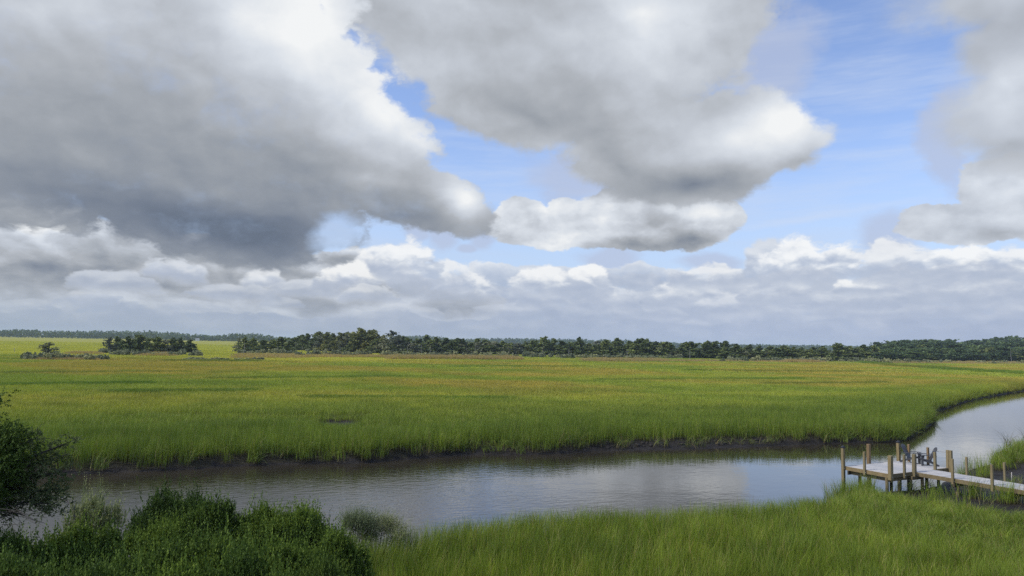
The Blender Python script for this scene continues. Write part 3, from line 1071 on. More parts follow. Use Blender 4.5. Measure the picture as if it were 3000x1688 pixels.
# the tall wood on the right
SKY_R = [(2582, 1005), (2610, 1001), (2640, 999), (2672, 999), (2708, 997), (2735, 998), (2762, 999), (2790, 997), (2825, 1001), (2859, 1001), (2885, 997), (2904, 993), (2935, 991), (2965, 988), (2993, 992), (3025, 990), (3060, 992)]
rx_, ry_ = zip(*SKY_R)
for k, (px, top) in enumerate(SKY_R):
    lab = f"rounded dark tree on the skyline of the tall wood, {ORD[k] if k < 9 else ''}{' from its left end' if k < 9 else ''}" if k < 9 else f"rounded dark tree on the high skyline of the tall wood, {ORD[16 - k]} from the far right"
    tree_at(px, 1048, top, 44, ROUND, 'broadleaf_tree', lab, jitter=.05 * rng.random())
for row, (b, f, w) in enumerate([(1052, .16, 42), (1055, .36, 40), (1058, .55, 36)]):
    for px in np.arange(2572 - 8 * row, 3070, 24.):
        px = px + rng.normal() * 5
        top = np.interp(px, rx_, ry_)
        lab = ['dark rounded tree just below the skyline of the tall right-hand wood', 'dark rounded tree halfway up the tall wood at the right edge', 'low front tree at the foot of the tall wood at the right edge'][row]
        bb = b + (px - 2570) * .008
        tree_at(px, bb, top + (bb - top) * (f + .1 * rng.random()), w, ROUND if rng.random() < .8 else RAGGED, 'broadleaf_tree', lab, lab)


# bleached dead stems in front of the trees
def snag(px, base, h, lean, label):
    x, y = at(px, base, .6)
    R = np.random.default_rng(int(px))
    top = np.array([lean * h, 0, h])
    parts = [tube([(0, 0, -.2), top * .5 + [.05 * h * R.normal(), 0, 0], top], [.085, .06, .02], 6)]
    for k in range(4):
        t = .35 + .5 * R.random()
        a = R.random() * 6.283
        L = h * .28 * R.random() + .3
        b = top * t
        parts.append(tube([b, b + [L * math.cos(a), L * math.sin(a), L * .5]], [.03, .01], 4))
    v, f = join(parts)
    o = link('dead_tree', mesh_np('dead_tree', v, f, True), M_DEAD)
    o.location = (x, y, .5)
    tag(o, label, 'dead tree')


for a in [(714, 1037, 5.2, .02, 'pale dead stem before the dark cedars at the left of the second tree clump'), (811, 1037, 3.4, .05, 'short pale dead stem at the right of the second tree clump'),
          (850, 1029, 3.0, -.03, 'leftmost of three pale dead stems beside the bright yellow patch of marsh'), (866, 1028, 4.2, .0, 'middle one of three pale dead stems beside the bright yellow patch of marsh'),
          (883, 1028, 3.2, .25, 'leaning rightmost of three pale dead stems beside the bright yellow patch of marsh'), (1195, 1041, 6., .03, 'pale dead stem under the tree line, left of the tan reeds'),
          (1236, 1042, 5., -.05, 'pale dead stem above the left end of the tan reeds'), (1259, 1042, 4., .04, 'short pale dead stem above the left end of the tan reeds'), (1392, 1042, 6.5, .02, 'tall thin grey dead stem above the middle of the tan reeds'),
          (1490, 1043, 5.5, -.02, 'pale dead stem above the right end of the tan reeds'), (1591, 1044, 6., .0, 'pale straight dead stem under the twin-peaked cedars'), (1666, 1046, 5., .05, 'grey branching dead stem left of the spire-topped cedar'),
          (1836, 1052, 4.2, .02, 'thin dead stem standing forward in the marsh before the right stretch of trees'), (2021, 1053, 5., .0, 'grey dead stem at the foot of the right stretch of the tree line'), (2965, 1062, 8., -.06, 'pale branching dead tree before the tall wood near the right edge')]:
    snag(*a)


# marsh elder hummocks and shrubs at the trees' feet
def shrub_mesh(seed, mat=M_SHRUB):
    R = np.random.default_rng(seed)
    cen = []
    for k in range(9):
        c = np.array([R.normal() * .34, R.normal() * .25, .45 + .12 * R.normal()])
        m = 60
        d = R.normal(size=(m, 3))
        d /= np.linalg.norm(d, axis=1)[:, None]
        d[:, 2] = np.abs(d[:, 2])
        cen.append(c * [1, 1, .3] + d * np.array([.24, .24, .62]) * (.7 + .4 * R.random((m, 1))))
    cen = np.concatenate(cen)
    V, F = leaf_quads(R, cen, .13, (0, 0, 1), 1.8, .35)
    fol = leaf_mesh('foliage', V, F, mat, R)
    st = [tube([(.2 * R.normal() * .3, .1 * R.normal(), -.1), (.35 * R.normal(), .25 * R.normal(), .6)], [.03, .008], 4) for k in range(7)]
    v, f = join(st)
    sm = mesh_np('stems', v, f, True)
    sm.materials.append(M_BARK)
    return fol, sm


SHRUBS = [shrub_mesh(300 + k) for k in range(5)]


def put_shrub(px, base, h, w, label, group, z0=.5):
    h *= 1.6
    x, y = at(px, base, z0)
    fol, sm = SHRUBS[rng.integers(len(SHRUBS))]
    o = empty('marsh_shrub', (x, y, z0 - .05), rng.random() * 6.28)
    tag(o, label, 'shrub', group)
    for nm, me in (('foliage', fol), ('stems', sm)):
        c = bpy.data.objects.new(nm, me)
        C.objects.link(c)
        c.parent = o
        c.scale = (w, w, h)


for x0, x1, base, step, h, w, lab in [
    (84, 308, 1054, 11, 1.3, 1.9, 'grey-green shrub in the low hummock below the small lone cedar'), (290, 330, 1036, 10, 1.6, 2.2, 'grey-green shrub at the left foot of the small tree island'),
    (335, 600, 1042, 12, 1.3, 2.2, 'pale grey-green shrub in the skirt along the front of the small tree island'), (548, 760, 1055, 13, .6, 1.8, 'brownish grey shrub in the forward strip right of the small tree island'),
    (690, 860, 1038, 12, 1.5, 2.2, 'grey-green shrub at the foot of the second tree clump'), (905, 1010, 1030, 12, 1.7, 2.4, 'light green shrub behind the bright yellow patch of marsh'),
    (880, 1560, 1044, 13, 1.6, 2.4, 'grey-green shrub at the front foot of the long tree line, left half'), (1560, 2100, 1049, 14, 1.6, 2.5, 'grey-green shrub at the front foot of the long tree line, right half'),
    (2120, 2560, 1059, 15, 1.6, 2.6, 'grey-green shrub before the right stretch of the tree line'), (2560, 3040, 1064, 16, 1.5, 2.6, 'pale shrub along the foot of the tall wood at the right edge')]:
    for px in np.arange(x0, x1, step):
        if rng.random() < .86:
            put_shrub(px + rng.normal() * 3, base + rng.normal() * .9 + (px - x0) * .004, h * (.6 + .6 * rng.random()), w * (.7 + .5 * rng.random()), lab, lab)


# tan reeds at the edge of the meadow
def build_reeds():
    m = grass_mat('dry_reeds', .5, (1.45, 1.25, 1.5))
    P, hg = [], []
    for x0, x1, y0, y1, h, dens in [(1130, 1530, 1047, 1053, 1.7, 900), (880, 1180, 1043, 1048, 1.3, 400), (190, 300, 1034, 1038, 1.2, 130), (395, 520, 1036, 1043, 1.2, 220), (680, 900, 1040, 1050, 1.2, 420), (1700, 1960, 1052, 1060, 1.3, 420),
                                    (2280, 2420, 1058, 1062, 1.6, 240), (2600, 3000, 1060, 1066, 1.3, 500), (80, 300, 1048, 1055, .9, 300), (1960, 2300, 1056, 1060, 1.0, 300)]:
        for k in range(dens):
            px = x0 + (x1 - x0) * rng.random()
            e = min(1, (px - x0) / 30, (x1 - px) / 30)
            x, y = at(px, y0 + (y1 - y0) * rng.random() + (px - x0) * .004, .6)
            P.append((x, y, .5))
            hg.append(h * (.6 + .4 * e) * (.75 + .4 * rng.random()))
    n = len(P)
    S = [grass_source('t', m, 60, 1.1, .6, 1.0, .09, .2, 2, 80 + k) for k in range(2)]
    scatter('reeds', S, np.array(P), np.ones(n), .4 + .4 * rng.random(n), rng.integers(0, 2, n), .05, np.array(hg))
    # darker, taller cordgrass along the little tidal ditches far right and in strips across the marsh
    P, hg = [], []
    for a, b, dens, h in [((2590, 1072), (2780, 1079), 240, 1.0), ((2700, 1078), (3000, 1096), 420, 1.1), ((2520, 1062), (2600, 1068), 120, 1.1), ((480, 1058), (760, 1059), 200, .7), ((0, 1133), (440, 1126), 520, .62), ((330, 1152), (740, 1148), 420, .60), ((1750, 1116), (2350, 1112), 620, .58),
                          ((2000, 1086), (2520, 1090), 360, .60), ((1330, 1076), (1720, 1074), 240, .58), ((0, 1096), (560, 1092), 300, .58), ((620, 1112), (1180, 1106), 360, .58), ((2250, 1128), (2600, 1124), 360, .62), ((900, 1168), (1500, 1172), 420, .58)]:
        for k in range(dens):
            t = rng.random()
            x, y = at(a[0] + (b[0] - a[0]) * t + rng.normal() * 6, a[1] + (b[1] - a[1]) * t + rng.normal() * .9, .6)
            P.append((x, y, .5))
            hg.append(h * (.7 + .5 * rng.random()))
    n = len(P)
    S = [grass_source('t', grass_mat('ditch_cordgrass', 0., (.60, .80, .62), .3), 70, 1.1, .6, 1.05, .06, .2, 2, 90 + k) for k in range(2)]
    scatter('ditch_grass', S, np.array(P), np.ones(n), .3 + .4 * rng.random(n), rng.integers(0, 2, n), .05, np.array(hg))


build_reeds()


# far woods: masses of trees a kilometre and more away
def far_wood(name, top, D, depth, base_z, label_h=None, seed=0, step=6.):
    R = np.random.default_rng(seed)
    tx, ty = zip(*top)
    cen, siz = [], []
    for px in np.arange(tx[0], tx[-1], step):
        for row in range(3):
            d = D + depth * (row / 3. + .2 * R.random())
            p = px + R.normal() * step * .5
            X, Y, zt = at_y(p, np.interp(p, tx, ty), d)
            zt = zt * (.80 + .10 * row) + .6 * R.normal() + (1.8 if R.random() < .12 else 0)
            r = D / FPX * step * (.8 + .5 * R.random())
            m = 46
            v = R.normal(size=(m, 3))
            v /= np.linalg.norm(v, axis=1)[:, None]
            c = np.array([X, Y, base_z + (zt - base_z) * .55]) + v * np.array([r, r, (zt - base_z) * .5]) * (.75 + .3 * R.random((m, 1)))
            cen.append(c)
    cen = np.concatenate(cen)
    V, F = leaf_quads(R, cen, D / FPX * step * .55, None, 1.3)
    o = link(name, leaf_mesh(name, V, F, M_PINE, R))
    tag(o, kind='stuff')


far_wood('far_woods', [(-90, 966), (0, 967), (50, 966), (150, 970), (250, 971), (400, 971), (500, 974), (575, 980), (620, 984), (665, 981), (690, 977), (760, 979), (790, 984), (810, 990), (880, 991), (930, 991)], 1330, 160, .6, seed=5)
far_wood('distant_woods', [(1150, 990), (1200, 985), (1250, 984), (1290, 987), (1330, 996), (1390, 993), (1500, 991), (1560, 993), (1700, 994), (1760, 998), (1860, 999), (2000, 1006), (2200, 1010), (2420, 1013), (2600, 1015)], 2100, 300, .6, seed=6, step=7.)


def build_house():
    x, y = at(579, 989.5, .6)
    y0 = 1300.
    x = x * y0 / y
    o = empty('house', (x, y0, .6), math.radians(12))
    tag(o, 'small white house with a grey gabled roof before the far left woods', 'house')
    paint, g, out = new_mat('white_siding')
    bsdf(g, out, (.75, .75, .73), .6)
    roof, g, out = new_mat('grey_roofing')
    bsdf(g, out, (.22, .22, .23), .8)
    glass, g, out = new_mat('dark_panes')
    bsdf(g, out, (.03, .035, .04), .1)

    def bxm(name, lo, hi, mat, par):
        bm = bmesh.new()
        bmesh.ops.create_cube(bm, size=1)
        for v in bm.verts:
            v.co = [l + (h - l) * (c + .5) for l, h, c in zip(lo, hi, v.co)]
        me = bpy.data.meshes.new(name)
        bm.to_mesh(me)
        bm.free()
        return link(name, me, mat, par)
    o.scale = (.62, .62, .55)
    bxm('wall', (-5, -4, 0), (5, 4, 5), paint, o)
    V = [(-5.4, -4.5, 4.9), (5.4, -4.5, 4.9), (5.4, 4.5, 4.9), (-5.4, 4.5, 4.9), (-5.4, 0, 8.2), (5.4, 0, 8.2)]
    me = bpy.data.meshes.new('roof')
    me.from_pydata(V, [], [(0, 1, 5, 4), (2, 3, 4, 5), (0, 4, 3), (1, 2, 5), (3, 2, 1, 0)])
    link('roof', me, roof, o)
    for k in (-3.2, 0, 3.2):
        for zz in (.9, 3.1):
            bxm('window', (k - .5, -4.06, zz), (k + .5, -3.9, zz + 1.3), glass, o)


build_house()


def marker_post():
    x, y = at(42, 1034, .6)
    v, f = tube([(0, 0, -.3), (0, 0, 1.1), (0, 0, 1.75), (0, 0, 1.8)], [.06, .06, .055, .005], 8)
    o = link('marker_post', mesh_np('marker_post', v, f), M_DEAD)
    o.location = (x, y, .5)
    tag(o, 'thin pale stake standing alone in the far left marsh', 'post')


marker_post()


# ------------------------------------------------------------------ haze
def build_haze():
    m, g, out = new_mat('haze')
    v = g.node('ShaderNodeVolumePrincipled')
    v.inputs['Color'].default_value = (.72, .84, 1., 1)
    v.inputs['Density'].default_value = .00012
    v.inputs['Anisotropy'].default_value = .0
    g.t.links.new(v.outputs[0], out.inputs['Volume'])
    bm = bmesh.new()
    bmesh.ops.create_cube(bm, size=1)
    for q in bm.verts:
        q.co = (q.co.x * 13800, q.co.y * 13800, -2 + (q.co.z + .5) * 31)
    me = bpy.data.meshes.new('haze')
    bm.to_mesh(me)
    bm.free()
    o = link('haze', me, m)
    tag(o, kind='stuff')


build_haze()
# ------------------------------------------------------------------ the dock
def wood_mat(name, a, b_, wet=None, scale=(1, 1, .12), rough=.8):
    m, g, out = new_mat(name)
    tc = g.node('ShaderNodeTexCoord').outputs['Object']
    oi = g.node('ShaderNodeObjectInfo').outputs['Random']
    p = g.vmath('ADD', g.vmath('MULTIPLY', tc, scale), g.vec(g.mul(oi, 37.), g.mul(oi, 11.), 0.))
    n = g.noise(p, 28., 4., .65)
    n2 = g.noise(p, 4., 3., .6)
    c = g.mix(g.smooth(g.mad(n, .6, g.mul(n2, .4)), .32, .68), a, b_)
    c = g.mix(1., c, g.ramp(oi, [(0., (.82, .84, .86)), (1., (1.14, 1.10, 1.05))]), 'MULTIPLY')
    if wet:                                                  # algae and damp staining on the piling feet
        z = g.xyz(g.node('ShaderNodeNewGeometry').outputs['Position'])[2]
        c = g.mix(g.smooth(g.add(z, g.mad(n2, .3, -.15)), wet[0], wet[1], .85, 0.), c, (.052, .050, .040))
    b = bsdf(g, out, c, rough, Specular_IOR_Level=.3)
    bump(g, b, n, .35, .006)
    return m


M_POST = wood_mat('treated_post', (.175, .138, .066), (.285, .228, .120), (.25, .55))
M_POST_B = wood_mat('brown_piling', (.150, .100, .050), (.26, .185, .095), (.3, .6))
M_RIM = wood_mat('treated_board', (.155, .118, .056), (.265, .205, .108), None, (.12, 1, 1))
M_DECK = wood_mat('weathered_deck', (.37, .365, .35), (.49, .48, .46), None, (.2, 1, 1))
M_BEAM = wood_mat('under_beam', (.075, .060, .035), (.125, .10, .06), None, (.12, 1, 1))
M_CAP, _g, _o = new_mat('black_cap')
bsdf(_g, _o, (.018, .018, .020), .38)
M_BOLT, _g, _o = new_mat('galvanised_bolt')
bsdf(_g, _o, (.45, .46, .47), .4, Metallic=.8)
M_ROPE, _g, _o = new_mat('rope')
bsdf(_g, _o, (.32, .30, .27), .8)


def box_mesh(name, lo, hi, bev=.006):
    bm = bmesh.new()
    bmesh.ops.create_cube(bm, size=1)
    for v in bm.verts:
        v.co = [l + (h - l) * (c + .5) for l, h, c in zip(lo, hi, v.co)]
    if bev:
        bmesh.ops.bevel(bm, geom=bm.edges[:], offset=bev, segments=1, affect='EDGES')
    me = bpy.data.meshes.new(name)
    bm.to_mesh(me)
    bm.free()
    return me


DECK_Z = 1.1
DB = Vector((17.54, 34.16, DECK_Z))
DU, DW = Vector((.48, -.877, 0)).normalized(), Vector((.877, .48, 0)).normalized()


def build_dock():
    # local axes of the dock: x along the platform (w), y inland along the walkway (u is -y), z from the deck surface
    o = empty('dock', DB, math.atan2(DW.y, DW.x))
    tag(o, 'wooden dock with a platform and walkway on posts over the creek edge', 'dock')
    T = .032
    # platform boards run across, from the water side to the land side
    n = 30
    bw = 4.4 / n
    pm = [box_mesh('plank', (-bw / 2 + .004, 0, -T), (bw / 2 - .004, 2.34, 0), .003) for k in range(2)]
    for k in range(n):
        c = link('plank', pm[k % 2], (), o)
        if not pm[k % 2].materials:
            pm[k % 2].materials.append(M_DECK)
        c.location = (bw * (k + .5), -.02, rng.normal() * .0015)
    # walkway boards, each crossing the walkway
    W0, W1, L = 1.74, 3.16, 9.6
    m = int(L / .145)
    wm = box_mesh('plank', (W0 - .02, -.068, -T), (W1 + .02, .068, 0), .003)
    wm.materials.append(M_DECK)
    for k in range(m):
        c = link('plank', wm, (), o)
        c.location = (0, -.10 - .145 * k, rng.normal() * .0015)
    # rims and beams

    def beam(name, lo, hi, mat, bev=.005):
        return link(name, box_mesh(name, lo, hi, bev), mat, o)
    H = .185
    beam('rim_board', (-.045, -.02, -H), (-.003, 2.32, -.004), M_RIM)
    beam('rim_board', (4.403, -.02, -H), (4.445, 2.32, -.004), M_RIM)
    beam('rim_board', (-.045, -.064, -H), (W0 - .03, -.023, -.004), M_RIM)
    beam('rim_board', (W1 + .03, -.064, -H), (4.445, -.023, -.004), M_RIM)
    beam('rim_board', (-.045, 2.323, -H), (4.445, 2.364, -.004), M_RIM)
    beam('rim_board', (W0 - .065, -L, -H), (W0 - .024, -.067, -.004), M_RIM)
    beam('rim_board', (W1 + .024, -L, -H), (W1 + .065, -.067, -.004), M_RIM)
    for k in range(7):
        x = .35 + .62 * k
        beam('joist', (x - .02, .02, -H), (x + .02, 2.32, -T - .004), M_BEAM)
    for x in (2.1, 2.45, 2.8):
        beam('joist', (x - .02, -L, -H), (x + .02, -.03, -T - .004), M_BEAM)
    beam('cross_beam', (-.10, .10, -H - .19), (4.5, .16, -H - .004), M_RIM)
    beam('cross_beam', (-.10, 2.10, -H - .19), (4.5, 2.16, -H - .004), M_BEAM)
    beam('cross_beam', (.10, -.02, -H - .185), (.17, 2.30, -H - .19 + .15), M_RIM)
    for y in (-1.95, -4.4, -6.9):
        beam('cross_beam', (W0 - .14, y - .05, -H - .17), (W1 + .14, y + .05, -H - .004), M_BEAM)

    def post(x, y, top, bottom, s, mat, label=None, cap=False, rnd=False, name='post', bolt=True):
        top = top - .05 if top > 0 else top
        if rnd:
            v, f = tube([(0, 0, bottom), (0, 0, -.5), (0, 0, top - .012), (0, 0, top), (0, 0, top + .001)], [s * .53, s * .5, s * .48, s * .45, .001], 12)
            me = mesh_np(name, v, f)
        else:
            me = box_mesh(name, (-s / 2, -s / 2, bottom), (s / 2, s / 2, top), .008)
        c = link(name, me, mat, o)
        c.location = (x, y, 0)
        c.rotation_euler = (rng.normal() * .006, rng.normal() * .006, rng.normal() * .03)
        if label:
            c['label'] = label
        if cap:
            bm = bmesh.new()
            h = s / 2 + .012
            vs = [bm.verts.new(p) for p in ((-h, -h, top - .03), (h, -h, top - .03), (h, h, top - .03), (-h, h, top - .03), (-h, -h, top + .012), (h, -h, top + .012), (h, h, top + .012), (-h, h, top + .012), (0, 0, top + .105))]
            for q in ((3, 2, 1, 0), (0, 1, 5, 4), (1, 2, 6, 5), (2, 3, 7, 6), (3, 0, 4, 7), (4, 5, 8), (5, 6, 8), (6, 7, 8), (7, 4, 8)):
                bm.faces.new([vs[i] for i in q])
            me2 = bpy.data.meshes.new('post_cap')
            bm.to_mesh(me2)
            bm.free()
            link('post_cap', me2, M_CAP, c)
        if bolt and not rnd:
            v, f = tube([(0, -s / 2 + .002, -.11), (0, -s / 2 - .014, -.11), (0, -s / 2 - .015, -.11)], [.017, .017, .001], 8)
            link('bolt', mesh_np('bolt', v, f), M_BOLT, c)
        return c
    G = -1.6                                                # feet well into the mud
    post(-.12, 2.36, .96, G, .14, M_POST, 'corner post with a black pyramid cap', True)
    post(-.10, 1.22, .90, -.24, .10, M_POST)
    post(-.10, -.10, .90, -.26, .17, M_POST, 'stout near corner post')
    post(.90, -.115, .90, -.24, .10, M_POST)
    post(W0 - .10, -.12, .88, -.28, .15, M_POST)
    post(W1 + .12, -.12, .88, -.22, .11, M_POST)
    post(1.95, 2.45, 1.0, G, .15, M_POST_B, 'rough brown piling at the back edge of the platform')
    post(4.36, 2.45, .98, G, .15, M_POST, 'greenish back corner piling with a black pyramid cap', True)
    post(4.50, 1.98, .92, -.24, .11, M_POST_B)
    post(4.50, .98, .90, -.24, .10, M_POST_B)
    post(4.50, -.02, .90, -.30, .13, M_POST)
    post(4.50, -.16, .90, -.30, .13, M_POST)
    for y in (-1.92, -3.6, -5.3, -7.0):
        post(W0 - .12, y, .92, -.26, .10, M_POST)
    for y in (-1.6, -3.25, -4.95, -6.7):
        post(W1 + .12, y, .86, -.24, .09, M_POST)
    # pilings under the platform and the walkway
    for x, y, s, mat in [(-.02, .14, .15, M_POST), (.55, 1.95, .15, M_POST_B), (1.55, .02, .15, M_POST), (1.98, -.28, .14, M_POST_B), (2.9, 1.9, .15, M_BEAM), (3.1, .2, .15, M_POST), (4.3, .35, .14, M_POST), (4.3, 1.9, .14, M_BEAM),
                         (1.86, -2.0, .15, M_POST), (3.0, -2.0, .15, M_BEAM), (1.86, -4.45, .14, M_POST), (3.0, -4.45, .14, M_BEAM), (1.86, -6.95, .14, M_POST), (3.0, -6.95, .14, M_POST)]:
        post(x, y, -H - .006 if (x, y) != (1.98, -.28) else -H - .02, G, s, mat, rnd=True, name='piling', bolt=False)
    beam('cap_block', (1.42, -.20, -H - .16), (2.12, -.08, -H - .006), M_RIM)
    # rope between two posts
    a, b = Vector((4.50, .98, .78)), Vector((4.50, .02, .74))
    pts = [a.lerp(b, t) + Vector((0, 0, -.16 * t * (1 - t))) for t in np.linspace(0, 1, 8)]
    v, f = tube([tuple(p) for p in pts], [.009] * 8, 5)
    link('rope', mesh_np('rope', v, f), M_ROPE, o)
    return o


dock = build_dock()


# ------------------------------------------------------------------ adirondack chairs
def slat(name, pts, width, thick, mat, par, side=(0, 1, 0), round_top=False):
    """a board following pts (in the chair's x-z plane), width along side"""
    P = [Vector(p) for p in pts]
    s = Vector(side)
    V, F = [], []
    n = len(P)
    for k, p in enumerate(P):
        d = (P[min(k + 1, n - 1)] - P[max(k - 1, 0)]).normalized()
        nn = d.cross(s).normalized()
        w = width if isinstance(width, (int, float)) else width[k]
        for a, b in ((-1, -1), (1, -1), (1, 1), (-1, 1)):
            V.append(p + s * (a * w / 2) + nn * (b * thick / 2))
    for k in range(n - 1):
        for i in range(4):
            F.append((k * 4 + i, k * 4 + (i + 1) % 4, k * 4 + 4 + (i + 1) % 4, k * 4 + 4 + i))
    F += [(3, 2, 1, 0), tuple(range(n * 4 - 4, n * 4))]
    me = bpy.data.meshes.new(name)
    me.from_pydata([tuple(v) for v in V], [], F)
    return link(name, me, mat, par)


M_CHAIR, _g, _o = new_mat('grey_resin')
_n = _g.noise(_g.vmath('MULTIPLY', _g.node('ShaderNodeTexCoord').outputs['Object'], (2, 2, 12)), 9., 3., .6)
bsdf(_g, _o, _g.mix(_n, (.034, .035, .038), (.060, .061, .066)), .5)


def build_chair(label):
    o = empty('adirondack_chair', (0, 0, 0))
    tag(o, label, 'chair', 'adirondack chairs on the dock')
    # rear-leg stringers: long boards from the front, down to the floor behind
    for y in (-.27, .27):
        slat('rear_leg', [(.34, y, .30), (.0, y, .225), (-.30, y, .10), (-.46, y, .018)], [.03, .03, .03, .03], .10, M_CHAIR, o, (0, 1, 0))
        slat('front_leg', [(.33, y * 1.17, .0), (.33, y * 1.17, .53)], .035, .11, M_CHAIR, o, (0, 1, 0))
        slat('arm_rest', [(-.34, y * 1.30, .545), (-.10, y * 1.26, .553), (.25, y * 1.26, .565), (.42, y * 1.24, .565)], [.07, .10, .145, .11], .026, M_CHAIR, o, (0, 1, 0))
        slat('arm_bracket', [(.27, y * 1.24, .40), (.25, y * 1.24, .545)], .06, .03, M_CHAIR, o, (0, 1, 0))
    for k in range(6):
        t = k / 5
        x = .38 - .46 * t
        z = .365 - .125 * t - (.03 if k == 0 else 0)
        slat('seat_slat', [(x, -.26, z), (x, .26, z)], .082, .024, M_CHAIR, o, (math.cos(.26), 0, math.sin(.26)))
    for k in range(5):
        y0 = (k - 2) * .098
        y1 = (k - 2) * .128
        top = [.0, .055, .075, .055, .0][k]
        L = .74 + top
        sx, sz = -math.sin(.46), math.cos(.46)
        p0 = (-.06, y0, .235)
        pts = [(p0[0] + sx * L * t, y0 + (y1 - y0) * t, p0[2] + sz * L * t) for t in (0, .5, .88, 1.)]
        slat('back_slat', pts, [.088, .104, .112, .07], .022, M_CHAIR, o, (0, 1, 0))
    for zt, w in ((.26, .50), (.56, .66)):
        x = -.06 - math.tan(.46) * (zt - .235) - .032
        slat('back_rail', [(x, -w / 2, zt), (x, w / 2, zt)], .07, .026, M_CHAIR, o, (math.sin(-.46), 0, math.cos(.46)))
    return o


ch = build_chair('grey slatted chair facing right, its tall fan back beside the black-capped back piling')
x, y = at(2668, 1355.5, DECK_Z)
ch.location = (x, y, DECK_Z)
ch.rotation_euler = (0, 0, math.radians(-46))
ch.scale = (.94, .94, .94)
ch2 = build_chair('grey slatted chair facing left, nearest the right corner of the platform')
x, y = at(2719, 1363.5, DECK_Z)
ch2.location = (x, y, DECK_Z)
ch2.rotation_euler = (0, 0, math.radians(163))
ch2.scale = (.94, .94, .94)

# a thin stake in the mud beside the walkway
x, y = at(2964, 1412, .6)
z = ground_z(x, y)
v, f = tube([(0, 0, -.3), (0, 0, .3), (.01, 0, .72), (.01, 0, .721)], [.022, .02, .018, .002], 6)
st = link('stake', mesh_np('stake', v, f), M_DEAD)
st.location = (x, y, z)
tag(st, 'thin grey stake standing in the mud just behind the walkway', 'stake')


